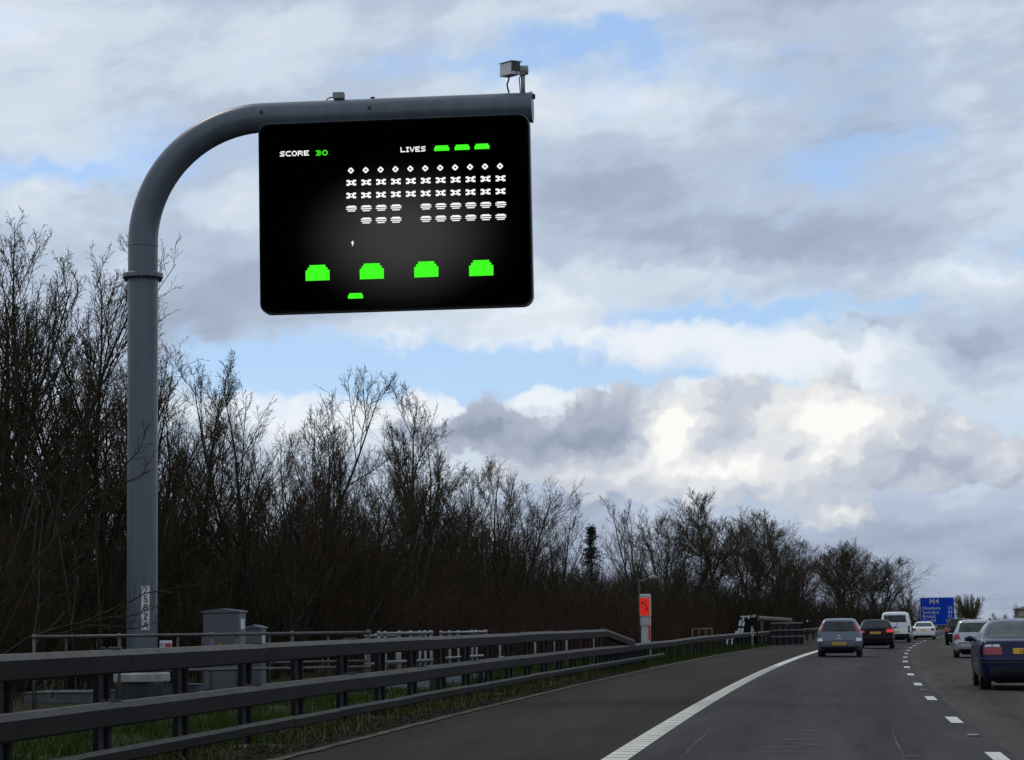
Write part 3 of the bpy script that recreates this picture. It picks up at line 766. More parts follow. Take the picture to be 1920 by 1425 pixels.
# ------------------------------------------------------------------ cabinets
def cabinet(px, Y, w, d, h, label, sticker_side=True, tri=False, z0=.1):
    p = atx(px, Y, 0); c = empty('equipment_cabinet', p, -.13, label, 'cabinet')
    MB().rbox((0, 0, z0/2-.15), (w+.12, d+.12, z0+.3), .02).build('base_slab', MT['slab'], c)
    MB().rbox((0, 0, z0+h/2), (w, d, h), .012).build('housing', MT['cabinet'], c)
    MB().rbox((0, -d/2-.008, z0+h/2-.01), (w-.03, .022, h-.06), .006).build('door', MT['cabinet'], c)
    MB().rbox((w/2-.06, -d/2-.026, z0+h*.55), (.02, .02, .05), .005).build('lock', MT['bolt'], c)
    rf = MB(); x, y, t = w/2+.03, d/2+.03, z0+h
    rf.add([(-x, -y, t), (x, -y, t), (x, y, t), (-x, y, t), (-x, -y, t+.03), (x, -y, t+.03), (x, y, t+.03), (-x, y, t+.03), (-.0, -y, t+.075), (-.0, y, t+.075)],
           [(0, 3, 2, 1), (0, 1, 5, 8, 4), (2, 3, 7, 9, 6), (1, 2, 6, 5), (3, 0, 4, 7), (4, 8, 9, 7), (8, 5, 6, 9)])
    rf.build('roof', MT['cabinet'], c)
    if sticker_side: MB().rbox((w/2+.004, -.02, z0+h-.22), (.006, d*.55, .19), .001).build('notice', MT['white'], c)
    if tri:
        q = .105; tz = z0+h-.62
        t1 = MB().prism([(-q, -.085), (q, -.085), (0, .10)], -.020-d/2, -.026-d/2, lambda x, y, dd: (x-.01, dd, y+tz)).build('warning_triangle', MT['ink'], c)
        MB().prism([(-q*.78, -.066), (q*.78, -.066), (0, .073)], -.026-d/2, -.030-d/2, lambda x, y, dd: (x-.01, dd, y+tz)).build('triangle_face', MT['yellow'], t1)
        MB().prism([(-.004, .04), (-.022, -.01), (-.002, -.006), (-.012, -.045), (.022, .006), (.002, .004), (.014, .04)], -.030-d/2, -.034-d/2, lambda x, y, dd: (x-.01, dd, y+tz)).build('lightning_bolt', MT['ink'], t1)
    return c
cabinet(421, 46.2, .70, .52, 1.45, 'tall grey roadside cabinet with yellow electric warning triangle', tri=True)
cabinet(479, 49.5, .34, .46, 1.14, 'shorter grey roadside cabinet just right of the tall one')

# ------------------------------------------------------------------ tube railings
def railing(label, pxs, Y0, Y1, z, zl, mat, r=.024, zb=0.0, tape=None, group=None):
    a, b = atx(pxs[0], Y0, z), atx(pxs[-1], Y1, z)
    root = empty('tube_railing', (a.x, a.y, 0), 0, label, 'railing', group)
    P = []
    for px in pxs:
        t = (px-pxs[0])/(pxs[-1]-pxs[0]); P.append(atx(px, Y0+(Y1-Y0)*t, z)-Vector((a.x, a.y, 0)))
    MB().tube([P[0], P[-1]], r, 10).build('top_rail', mat, root, True)
    lo = [Vector((p.x, p.y, zl)) for p in P]
    MB().tube([lo[0], lo[-1]], r, 10).build('lower_rail', mat, root, True)
    for p, q in zip(P, lo):
        MB().tube([(p.x, p.y, zb-.1), (p.x, p.y, p.z)], r, 10).build('post', mat, root, True)
        MB().ball((p.x, p.y, p.z), r*1.75, 12, 8).build('clamp', mat, root, True)
        MB().ball((q.x, q.y, q.z), r*1.6, 12, 8, (1, 1, 1.15)).build('clamp', mat, root, True)
    if tape:
        p = atx(tape, Y0+(Y1-Y0)*(tape-pxs[0])/(pxs[-1]-pxs[0]), z)-Vector((a.x, a.y, 0)); dr = (P[-1]-P[0]).normalized()
        MB().tube([p-dr*.05, p+dr*.05], r+.003, 10, False).build('yellow_tape', MT['yellow_tape'], root, True)
    return root
railing('dull grey tube railing in front of the gantry post and cabinet', [64, 224, 396, 444, 548, 691], 40.8, 42.5, 1.155, .56, MT['tube'], .026)
railing('dull tube railing running behind the gantry post', [124, 183, 333, 380], 48.5, 48.5, 1.13, .55, MT['tube'])
railing('dull tube railing running behind the two cabinets', [505, 615, 689], 49.5, 50.5, 1.11, .55, MT['tube'])
railing('bright galvanised railing with yellow tape beyond the dull railing', [711, 722, 749, 770, 787, 797, 808], 47.5, 49.5, 1.115, .56, MT['galv'], .028, tape=771)
railing('short bright galvanised railing nearest the dull railing end', [686, 706, 744], 50.5, 51.5, 1.06, .48, MT['galv'], .028)
railing('bright galvanised railing at the far end of the enclosure', [827, 843, 859, 885, 893, 911], 52.0, 56.0, 1.10, .56, MT['galv'], .026)
railing('farthest galvanised railing posts under the barrier ramp', [937, 985, 1003, 1040, 1062, 1097, 1114], 60.0, 66.0, .96, .46, MT['galv'], .026)
# low galvanised duct covers and the concrete slabs
def cover(px0, px1, Y, h, label, mat, d=.5, cat='duct cover', name='duct_cover'):
    a, b = atx(px0, Y, 0), atx(px1, Y, 0); w = (b-a).length
    o = empty(name, (a+b)/2, -.13, label, cat)
    MB().rbox((0, 0, h/2-.05), (w, d, h+.1), .012).build('panel', mat, o)
    MB().rbox((0, 0, h+.012), (w+.03, d+.04, .022), .006).build('lid', mat, o)
    return o
cover(716, 762, 47.2, .24, 'pale galvanised duct cover behind the barrier, nearest one', MT['galv_sheet'])
cover(780, 802, 48.6, .26, 'narrow pale galvanised duct cover, second one along', MT['galv_sheet'])
cover(834, 880, 52.4, .24, 'pale galvanised duct cover, third one along', MT['galv_sheet'])
cover(887, 912, 55.6, .22, 'small pale galvanised duct cover, farthest one', MT['galv_sheet'])
cover(66, 214, 44.5, .14, 'low grey concrete slab left of the gantry plinth', MT['slab'], 1.4, 'slab', 'concrete_slab')
cover(560, 690, 46.5, .10, 'flat grey concrete slab right of the cabinets', MT['slab'], 1.6, 'slab', 'concrete_slab')
cover(330, 378, 47.6, .17, 'small concrete slab between the plinth and tall cabinet', MT['slab'], .8, 'slab', 'concrete_slab')
# notice on the railing
p = at(311, 1212, 40.9); nb = empty('safety_notice', (p.x, p.y, p.z-.1), -.1, 'small white safety notice with a red panel hung on the railing', 'notice')
MB().rbox((0, 0, .1), (.205, .006, .2), .001).build('board', MT['white'], nb)
MB().box((.040, -.005, .115), (.105, .004, .075)).build('red_panel', MT['red'], nb)
ring = MB()
for kk in range(16):
    a, b = 2*math.pi*kk/16, 2*math.pi*(kk+1)/16
    ring.add([(-.062+.030*math.cos(a), -.006, .125+.034*math.sin(a)), (-.062+.030*math.cos(b), -.006, .125+.034*math.sin(b)), (-.062+.019*math.cos(b), -.006, .125+.022*math.sin(b)), (-.062+.019*math.cos(a), -.006, .125+.022*math.sin(a))], [(0, 1, 2, 3)])
ring.build('symbol', MT['ink'], nb)

# ------------------------------------------------------------------ emergency telephone and its lamp
pp = atx(1212, 76.0, 0); hp = -head(76)-.02
tel = empty('emergency_telephone', pp, hp, 'white roadside emergency telephone pillar with an orange top beside the barrier', 'telephone')
MB().rbox((0, 0, .55), (.27, .22, 1.2), .02).build('pillar', MT['phone_grey'], tel)
MB().rbox((0, 0, 1.28), (.31, .26, .26), .015).build('collar', MT['phone_grey'], tel)
hd_ = MB().rbox((0, 0, 1.77), (.33, .28, .72), .03).build('head', MT['phone_grey'], tel)
MB().rbox((0, -.143, 1.74), (.30, .012, .54), .004).build('orange_face', MT['orange'], hd_)
hand = MB()
hand.tube([(-.075, -.153, 1.86), (-.03, -.153, 1.87), (.03, -.153, 1.80), (.065, -.153, 1.72), (.06, -.153, 1.66)], [.020, .012, .012, .012, .020], 6)
hand.rbox((-.075, -.153, 1.85), (.06, .01, .045), .004).rbox((.06, -.153, 1.66), (.045, .01, .07), .004)
hand.build('handset_symbol', MT['ink'], hd_)
MB().rbox((.142, -.02, 1.02), (.014, .19, .62), .004).build('side_panel', MT['orange_dim'], tel)
MB().rbox((.125, -.116, 1.02), (.055, .012, .62), .003).build('side_panel', MT['orange_dim'], tel)
lp = atx(1200, 86.0, 0); lamp = empty('lamp_post', lp, 0, 'slim grey lamp post with a short arm behind the emergency telephone', 'lamp post')
lh = at(1199, 1090, 86).z
MB().tube([(0, 0, -.1), (0, 0, lh-.03), (.02, 0, lh), (.38, 0, lh+.10)], [.045, .03, .026, .022], 8).build('pole', MT['tube'], lamp, True)
autosmooth(MB().tube([(.36, 0, lh+.10), (.42, 0, lh+.12), (.56, 0, lh+.135), (.66, 0, lh+.13)], [.03, .07, .085, .04], 10).build('lantern', MT['camgrey'], lamp))

# ------------------------------------------------------------------ bridge end further on: striped wall, marker, pipe, rails
Yb = 118.0
o_ = atx(1385, Yb, 0)
m_per = Yb/F
wl = empty('striped_wall_end', o_, -.16, 'black bridge wall end painted with white blocks along its sloping edge', 'wall')
prof = [(-.75, -.2), (.95, -.2), (.90, 1.52), (.35, 1.56), (.2, 1.40), (.02, 1.0), (-.12, .75)]
MB().prism(prof, .35, 0, lambda x, y, d: (x, d, y)).build('wall', material('soot_black_paint', (.012, .011, .010), .9, spec=.03, var=.3, vscale=3), wl)
blk = [(-.54, .05, .10, .40), (-.32, .05, .13, .44), (.03, .62, .11, .30), (.18, .58, .12, .33), (-.10, .48, .15, .30), (.10, 1.02, .12, .28), (.25, 1.00, .11, .22), (.24, 1.26, .09, .12), (.30, 1.44, .34, .06), (.27, 1.34, .09, .14), (.52, 1.36, .09, .16), (.68, 1.42, .05, .11), (.80, 1.42, .08, .12)]
for x, z, w_, h_ in blk:
    MB().prism([(x-w_/2-.03, z), (x+w_/2-.03, z), (x+w_/2+.03, z+h_), (x-w_/2+.03, z+h_)], -.004, -.024, lambda a, b, d: (a, d, b)).build('white_block', MT['white'], wl)
mp_ = atx(1411, 114, 0); mk = empty('marker_post', mp_, -.16, 'thin grey marker post with a red and white panel by the striped wall', 'marker post')
MB().rbox((0, 0, .5), (.09, .05, 1.0), .01).build('post', MT['camgrey'], mk)
MB().rbox((.01, -.03, .72), (.13, .012, .30), .004).build('white_panel', MT['white'], mk)
MB().rbox((.01, -.038, .73), (.07, .008, .22), .003).build('red_panel', MT['red'], mk)
pa_, pb_ = at(1420, 1159, 130), at(1482, 1163, 150)
pp_ = empty('ribbed_pipe', (pa_.x, pa_.y, 0), 0, 'pale ribbed pipe crossing level behind the striped wall', 'pipe')
pts_ = []; rr_ = []
for kk in range(49):
    t = kk/48; pts_.append((pa_.lerp(pb_, t)-Vector((pa_.x, pa_.y, 0)))); rr_.append(.105+(.03 if kk % 4 < 2 else 0))
MB().tube(pts_, rr_, 12).build('pipe', MT['pipe'], pp_)
for t in (.12, .88):
    q = pa_.lerp(pb_, t)-Vector((pa_.x, pa_.y, 0)); MB().rbox((q.x, q.y, (q.z-.14)/2-.1), (.14, .14, q.z-.14+.2), .01).build('support', MT['tube'], pp_)
a_, b_ = atx(1446, 124, 0), atx(1505, 128, 0)
pr_ = empty('parapet_rails', a_, 0, 'dark three-rail parapet fence right of the striped wall', 'parapet')
dd_ = b_-a_
for z in (1.10, .74, .42):
    MB().tube([Vector((0, 0, z)), dd_+Vector((0, 0, z))], .05, 8).build('rail', MT['rail_top'], pr_, True)
for kk in range(6): MB().rbox((dd_.x*kk/5, dd_.y*kk/5+.06, .48), (.09, .09, 1.2), .01).build('post', MT['post'], pr_)
MB().rbox((dd_.x/2, dd_.y/2+.16, .5), (dd_.length, .05, .95), .01, Matrix.Rotation(math.atan2(dd_.y, dd_.x), 3, 'Z')).build('backing_panel', MT['post'], pr_)
q = atx(1515, 131, 0); q2 = empty('reflector_post', q, -.16, 'thin dark post with a small white top beyond the parapet', 'post')
MB().tube([(0, 0, -.1), (0, 0, 1.15)], .02, 8).build('stem', MT['post'], q2); MB().rbox((0, -.01, 1.2), (.09, .03, .08), .008, Matrix.Rotation(-.5, 3, 'Y')).build('reflector', MT['white'], q2)
a_, b_ = rp(131, -3.95), rp(185, -3.95)
fr = empty('far_guard_rail', a_, 0, 'low dark guard rail continuing beyond the parapet by the silver hatchback', 'barrier')
for kk in range(10):
    s0 = 131+kk*5.4; under(beam(None, s0+.005, s0+5.39, -3.95, .62, .16, .2, MT['rail'], 'beam', n=3), fr)
    o = link('post', post_mid); o.location = rp(s0+.4, -4.1); o.rotation_euler = (0, 0, -head(s0)); under(o, fr)
a_, b_ = atx(1299, 108, 0), atx(1336, 112, 0)
wr = empty('timber_railing', a_, 0, 'low thin weathered railing standing in the brush behind the barrier', 'railing'); dd_ = b_-a_
wz = at(1315, 1179, 110).z
MB().tube([Vector((0, 0, wz)), dd_+Vector((0, 0, wz))], .026, 8).build('top_rail', MT['wood'], wr, True)
for kk in range(4): MB().tube([(dd_.x*kk/3, dd_.y*kk/3, -.1), (dd_.x*kk/3, dd_.y*kk/3, wz)], .026, 8).build('post', MT['wood'], wr, True)

# ------------------------------------------------------------------ route sign
Ym = 315.0
sc_ = at(1757.5, 1146, Ym); mw = 61.5*Ym/F; mh = 50*Ym/F
rs_ = empty('route_sign', (sc_.x, sc_.y, 0), -.20, 'blue motorway distance sign with white lettering past the white van', 'road sign')
zc = sc_.z
pn = MB().prism(rrect(mw, mh, .16), 0, .05, lambda x, y, d: (x, d, y+zc)).build('panel', MT['sign_blue'], rs_)
MB().prism(rrect(mw+.10, mh+.10, .2), .012, .06, lambda x, y, d: (x, d, y+zc)).build('rim', MT['sign_white'], rs_)
for sx in (-.32, .32):
    MB().tube([(sx*mw, .12, -.3), (sx*mw, .12, zc+mh*.45)], .07, 8).build('post', MT['sign_back'], rs_)
def lab(txt, x, z, size, align):
    o = link('sign_text', font_mesh('sign_text', txt, size, .012, align, bold=.003), MT['sign_white'], pn); o.location = (x, -.012, zc+z)
lab('M4', -.10*mw+.05, mh*.355, .98, 'CENTER')
for kk, (nm, dist) in enumerate((('Newbury', '24'), ('Swindon', '44'), ('Bristol', '81'), ('Cardiff', '115'))):
    z = mh*(.115-.155*kk*1.0); lab(nm, -mw*.45, z, .62, 'LEFT'); lab(dist, mw*.455, z, .62, 'RIGHT')

# ------------------------------------------------------------------ vehicles
def catmull(xs, ys, x):
    xs, ys = np.array(xs, float), np.array(ys, float)
    m = np.zeros_like(ys); d = np.diff(ys)/np.diff(xs)
    m[0], m[-1] = d[0], d[-1]
    for i in range(1, len(xs)-1):
        m[i] = 0 if d[i-1]*d[i] <= 0 else 2*d[i-1]*d[i]/(d[i-1]+d[i])
    i = np.clip(np.searchsorted(xs, x)-1, 0, len(xs)-2); h = xs[i+1]-xs[i]; t = (x-xs[i])/h
    return ((2*t**3-3*t**2+1)*ys[i]+(t**3-2*t**2+t)*h*m[i]+(-2*t**3+3*t**2)*ys[i+1]+(t**3-t**2)*h*m[i+1])
class Shell:
    """car body as a stack of rounded plan outlines; rows: z, y_rear, y_front, half width, rear corner radius, front corner radius, rear bow"""
    def __init__(s, rows): s.t = np.array(rows, float)
    def row(s, z):
        z = min(max(z, s.t[0, 0]), s.t[-1, 0]); return [float(catmull(s.t[:, 0], s.t[:, k], z)) for k in range(1, 7)]
    def outline(s, z, dist):
        """point at signed distance along the outline from the rear centre (right positive)"""
        yr, yf, w, r, rf, bow = s.row(z); sg = 1 if dist >= 0 else -1; d = abs(dist)
        r = min(r, w*.95); L0 = w-r
        bx = lambda x: bow*(x/w)**2
        if d <= L0: return Vector((sg*d, yr+bx(d), z))
        d -= L0; a = math.pi/2*r
        y0 = yr+bx(L0)
        if d <= a:
            q = d/r; return Vector((sg*(L0+r*math.sin(q)), y0+r-r*math.cos(q), z))
        d -= a; rf = min(rf, w*.95); L1 = max(.01, yf-rf-(y0+r))
        if d <= L1: return Vector((sg*w, y0+r+d, z))
        d -= L1; a = math.pi/2*rf
        if d <= a:
            q = d/rf; return Vector((sg*(w-rf+rf*math.cos(q)), yf-rf+rf*math.sin(q), z))
        d -= a; return Vector((sg*max(0, w-rf-d), yf, z))
    def lens(s, z):
        yr, yf, w, r, rf, bow = s.row(z); r = min(r, w*.95); rf = min(rf, w*.95); L0 = w-r
        y0 = yr+bow*(L0/w)**2
        return [L0, math.pi/2*r, max(.01, yf-rf-(y0+r)), math.pi/2*rf, w-rf]
    def body(s, name, mat, parent, nz=34):
        z0, z1 = s.t[0, 0], s.t[-1, 0]
        zs = sorted(set([round(z0+(z1-z0)*i/nz, 4) for i in range(nz+1)] + [round(float(q), 4) for q in s.t[:, 0]]))
        cnt = (6, 6, 14, 5, 4); v = []; per = None
        for z in zs:
            L = s.lens(z); ds = []; acc = 0
            for l, c in zip(L, cnt):
                ds += [acc+l*k/c for k in range(c)]; acc += l
            ds.append(acc)
            ringp = [s.outline(z, d) for d in ds] + [s.outline(z, -d) for d in ds[-2:0:-1]]
            per = len(ringp); v += ringp
        f = [(i*per+k, i*per+(k+1) % per, (i+1)*per+(k+1) % per, (i+1)*per+k) for i in range(len(zs)-1) for k in range(per)]
        n = len(v); c = sum((Vector(p) for p in v[-per:]), Vector())/per; v.append(c+Vector((0, 0, .012)))
        f += [((len(zs)-1)*per+k, (len(zs)-1)*per+(k+1) % per, n) for k in range(per)]
        c = sum((Vector(p) for p in v[:per]), Vector())/per; v.append(c)
        f += [((k+1) % per, k, n+1) for k in range(per)]
        o = MB().add(v, f).build(name, mat, parent); autosmooth(o, 50); return o
    def panel(s, name, mat, parent, left, right, z0, z1, off=.008, nu=10, nv=6):
        """skin piece; left/right give the distance along the outline at height fraction t"""
        v = []; 
        for j in range(nv+1):
            t = j/nv; z = z0+(z1-z0)*t; a, b = left(t), right(t)
            for i in range(nu+1):
                d = a+(b-a)*i/nu; e = .004
                p = s.outline(z, d); tx = s.outline(z, d+e)-s.outline(z, d-e); tz = s.outline(min(z+.01, s.t[-1, 0]), d)-s.outline(max(z-.01, s.t[0, 0]), d)
                nn = tx.cross(tz); nn = nn.normalized() if nn.length > 1e-9 else Vector((0, -1, 0))
                v.append(p+nn*off)
        w = nu+1; f = [(j*w+i, j*w+i+1, (j+1)*w+i+1, (j+1)*w+i) for j in range(nv) for i in range(nu)]
        # skirt back to the shell
        rim = [i for i in range(w)] + [j*w+nu for j in range(1, nv+1)] + [nv*w+i for i in range(nu-1, -1, -1)] + [j*w for j in range(nv-1, 0, -1)]
        n = len(v)
        for i in rim:
            j, ii = divmod(i, w); t = j/nv; z = z0+(z1-z0)*t; a, b = left(t), right(t); v.append(s.outline(z, a+(b-a)*ii/nu))
        m = len(rim); f += [(rim[k], n+k, n+(k+1) % m, rim[(k+1) % m]) for k in range(m)]
        o = MB().add(v, f).build(name, mat, parent); autosmooth(o, 40); return o
MT['tyre'] = material('tyre_rubber', (.010, .010, .011), .85)
MT['rim'] = material('alloy_rim', (.35, .35, .36), .35, metal=.7)
MT['glass'] = material('tinted_window', (.006, .010, .010), .12, spec=.35, color2=(.03, .036, .034), vscale=5)
MT['cabin_glass'] = material('lighter_window', (.012, .02, .02), .12, spec=.4, color2=(.075, .09, .085), vscale=4.5)
MT['trim'] = material('black_trim', (.012, .012, .013), .55)
MT['lamp_red'] = material('tail_lamp_red', (.30, .008, .012), .2, coat=.5)
MT['lamp_lit'] = material('lit_brake_lamp', (.45, .01, .02), .25, emit=(1, .03, .05), estr=.35)
MT['lamp_clear'] = material('clear_lamp', (.60, .62, .66), .15, coat=.5)
MT['plate_y'] = material('yellow_plate', (.72, .42, .02), .5, var=.05, vscale=15)
MT['badge'] = material('chrome_badge', (.6, .6, .62), .25, metal=.8)
MT['interior'] = material('seat_fabric', (.03, .03, .032), .9)
def wheel_mesh(r, w):
    t = MB(); n = 28; prof = [(r*.62, -w/2+.01), (r*.90, -w/2), (r*.985, -w/2+.03), (r, -w*.2), (r, w*.2), (r*.985, w/2-.03), (r*.90, w/2), (r*.62, w/2-.01)]
    v = [(y, rr*math.cos(2*math.pi*k/n), rr*math.sin(2*math.pi*k/n)) for rr, y in prof for k in range(n)]
    f = [(i*n+k, i*n+(k+1) % n, (i+1)*n+(k+1) % n, (i+1)*n+k) for i in range(len(prof)-1) for k in range(n)]
    ty = t.add(v, f).mesh('tyre'); ty.materials.append(MT['tyre'])
    h = MB(); h.tube([(-w*.30, 0, 0), (w*.30, 0, 0)], r*.20, 14)
    for k in range(7):
        a = 2*math.pi*k/7; h.box((w*.26, math.cos(a)*r*.38, math.sin(a)*r*.38), (.03, r*.12, r*.58), Matrix.Rotation(a-math.pi/2, 3, 'X'))
        h.box((-w*.26, math.cos(a)*r*.38, math.sin(a)*r*.38), (.03, r*.12, r*.58), Matrix.Rotation(a-math.pi/2, 3, 'X'))
    for rr in (.60, ):
        v = [(y, r*q*math.cos(2*math.pi*k/n), r*q*math.sin(2*math.pi*k/n)) for q, y in ((.64, -w*.36), (.56, -w*.30), (.56, w*.30), (.64, w*.36)) for k in range(n)]
        h.add(v, [(i*n+k, i*n+(k+1) % n, (i+1)*n+(k+1) % n, (i+1)*n+k) for i in range(3) for k in range(n)])
    rm = h.mesh('rim'); rm.materials.append(MT['rim']); return ty, rm
def add_wheels(root, y_r, y_f, tr, r, w):
    ty, rm = wheel_mesh(r, w)
    MB().rbox((0, (y_r+y_f)/2, .235), (tr*1.5, y_f-y_r+.55, .19), .03).build('underbody_fill', MT['trim'], root)  # car floor, added as a dark block to deepen the shadow underneath
    for y in (y_r, y_f):
        for sx in (-1, 1):
            e = empty('wheel', (sx*tr, y, r-.004)); e.parent = root
            link('tyre', ty, parent=e); link('rim', rm, parent=e)
def arches(root, sh, y_r, y_f, r):
    for y in (y_r, y_f):
        for sx in (-1, 1):
            mb = MB(); n = 20; zc = r; v = []; ra = r*1.17
            wv = sh.row(zc+.05)[2]+.004
            for k in range(n+1):
                a = math.pi*k/n; z = zc+ra*math.sin(a); v.append((sx*max(sh.row(z)[2], 0)+sx*.006, y+ra*math.cos(a), z))
            v.append((sx*wv, y-ra, sh.t[0, 0])); v.append((sx*wv, y+ra, sh.t[0, 0])); v.append((sx*(wv+.001), y, zc))
            f = [(k, k+1, n+3) for k in range(n)] + [(n, n+1, n+3), (n+1, n+2, n+3), (n+2, 0, n+3)]
            mb.add(v, f).build('wheel_arch', MT['trim'], root)
def number_plate(root, z, y, txt, w=.52, h=.112, tilt=0.0, x=0.0, mat='plate_y'):
    e = MB().rbox((0, 0, 0), (w, .012, h), .004).build('number_plate', MT[mat], root); e.location = (x, y, z); e.rotation_euler = (tilt, 0, 0)
    if txt:
        t = link('plate_text', font_mesh('plate_text', txt, h*.98, .004, sx=.92), MT['ink'], e); t.location = (0, -.010, -.002)
    return e
def mirrors(root, sh, y, z, mat):
    w = sh.row(z)[2]
    for sx in (-1, 1):
        mb = MB().ball((sx*(w+.10), y, z+.02), .085, 10, 7, (1.1, .65, .75)); mb.tube([(sx*(w-.04), y+.02, z-.02), (sx*(w+.06), y+.01, z)], .025, 6)
        mb.build('door_mirror', mat, root, True)
def car_root(name, px, py_, Y, label, cat, group=None):
    so = to_so(*atx(px, Y, 0).xy); zz = road_z(so[1]); p = atx(px, Y, zz); so = to_so(p.x, p.y)
    return empty(name, (p.x, p.y, road_z(so[1])), -head(so[0]), label, cat, group)
GRP = 'vehicles on the motorway'
def side_glass(root, sh, z0, z1, y0, y1, yt0, yt1, mat):
    """one pane each side between y0..y1 at the bottom and yt0..yt1 at the top"""
    def dist(z, y):
        L = sh.lens(z); yr, yf, w, r, rf, bow = sh.row(z); yy = yr+bow*((w-min(r, w*.95))/w)**2+min(r, w*.95)
        return L[0]+L[1]+max(0, y-yy)
    for sg in (1, -1):
        for a0, a1, b0, b1 in ((0, .47, 0, .47), (.50, 1, .50, 1)):
            l = lambda t: sg*dist(z0+(z1-z0)*t, (y0+(y1-y0)*a0)*(1-t)+(yt0+(yt1-yt0)*b0)*t)
            r_ = lambda t: sg*dist(z0+(z1-z0)*t, (y0+(y1-y0)*a1)*(1-t)+(yt0+(yt1-yt0)*b1)*t)
            sh.panel('side_window', mat, root, l, r_, z0, z1, .005, 8, 5)

def paint(name, col, flake=.0, rough=.28, coat=.35, spec=.3):
    return material(name, col, rough, metal=flake, coat=coat, spec=spec, var=.05, vscale=2)

# --- silver-blue hatchback
c = car_root('silver_hatchback', 1574, 1230, 85.0, 'silver-blue small hatchback with slim rear lamps, nearest car in the inside lane', 'car', GRP)
c.scale = (0.92,)*3
sh = Shell([(.20, .20, 3.70, .74, .12, .3, .03), (.30, .06, 3.78, .79, .16, .35, .05), (.46, .0, 3.82, .82, .2, .4, .06), (.58, .0, 3.82, .825, .2, .4, .06), (.64, .06, 3.78, .82, .18, .4, .05), (.84, .11, 3.66, .815, .16, .4, .05),
             (.95, .15, 3.25, .80, .15, .35, .05), (1.0, .18, 2.9, .785, .15, .3, .05), (1.2, .34, 2.45, .69, .15, .2, .05), (1.36, .46, 2.08, .61, .15, .2, .05), (1.42, .56, 1.9, .56, .2, .3, .05), (1.445, .72, 1.7, .46, .2, .3, .05)])
pt_ = paint('silver_blue_paint', (.115, .128, .16), .3)
sh.body('body', pt_, c)
sh.panel('rear_window', MT['glass'], c, lambda t: -(.64-.13*t), lambda t: .64-.13*t, .965, 1.33)
for sg in (1, -1):
    sh.panel('tail_lamp', MT['lamp_red'], c, lambda t: sg*(.66-.12*t), lambda t: sg*(.79-.19*t), .97, 1.26, .012, 3, 6)
    sh.panel('rear_fog_lamp', MT['lamp_clear'], c, lambda t: sg*(.62+.02*t), lambda t: sg*.95, .60, .72, .010, 6, 3)
sh.panel('lower_valance', MT['trim'], c, lambda t: -.98, lambda t: .98, .205, .38, .006, 14, 3)
sh.panel('bumper_strip', MT['trim'], c, lambda t: -.62, lambda t: .62, .595, .615, .012, 10, 1)
number_plate(c, .50, -.018, 'KV54 PGO', tilt=-.03)
side_glass(c, sh, 1.0, 1.34, .55, 2.75, .75, 2.05, MT['glass'])
MB().ball((0, .085, .79), .042, 14, 6, (1, .3, 1)).build('badge', MT['badge'], c, True)
MB().rbox((0, .075, .70), (.20, .02, .035), .008).build('tailgate_handle', MT['badge'], c)
MB().rbox((.10, .145, 1.0), (.36, .02, .022), .006, Matrix.Rotation(.08, 3, 'Y')).build('rear_wiper', MT['trim'], c)
MB().tube([(0, .62, 1.44), (0, .5, 1.52)], .006, 5).build('aerial', MT['trim'], c)
add_wheels(c, .62, 3.1, .715, .29, .19); arches(c, sh, .62, 3.1, .29); mirrors(c, sh, 2.55, 1.0, MT['trim'])

# --- black hatchback
c = car_root('black_hatchback', 1642, 1214, 108.5, 'black hatchback with bright red rear lamps between silver hatchback and van', 'car', GRP)
c.scale = (0.9,)*3
sh = Shell([(.20, .22, 4.1, .76, .12, .3, .03), (.30, .05, 4.2, .84, .18, .35, .06), (.48, .0, 4.24, .875, .24, .4, .08), (.60, .03, 4.2, .88, .24, .4, .08), (.85, .08, 4.05, .87, .24, .4, .08),
             (.96, .12, 3.6, .85, .22, .35, .08), (1.02, .16, 3.1, .83, .2, .3, .08), (1.2, .36, 2.7, .735, .2, .2, .07), (1.34, .52, 2.3, .65, .2, .2, .06), (1.40, .64, 2.05, .58, .22, .3, .05), (1.425, .82, 1.8, .48, .2, .3, .05)])
sh.body('body', paint('black_paint', (.004, .004, .005), 0, .4, .08, .12), c)
sh.panel('rear_window', MT['glass'], c, lambda t: -(.72-.15*t), lambda t: .72-.15*t, 1.0, 1.33)
for sg in (1, -1): sh.panel('tail_lamp', MT['lamp_lit'], c, lambda t: sg*(.52+.04*t), lambda t: sg*(.98-.10*t), .80, .96, .010, 8, 4)
sh.panel('lower_valance', MT['trim'], c, lambda t: -1.0, lambda t: 1.0, .21, .40, .006, 14, 3)
number_plate(c, .78, .055, 'LN05 KKA', tilt=-.14)
side_glass(c, sh, 1.03, 1.32, .7, 3.0, .9, 2.3, MT['glass'])
MB().rbox((.1, .16, 1.03), (.4, .02, .024), .006).build('rear_wiper', MT['trim'], c)
MB().tube([(0, .74, 1.42), (0, .66, 1.52)], .006, 5).build('aerial', MT['trim'], c)
add_wheels(c, .72, 3.3, .76, .315, .21); arches(c, sh, .72, 3.3, .315); mirrors(c, sh, 2.85, 1.02, MT['camgrey'])

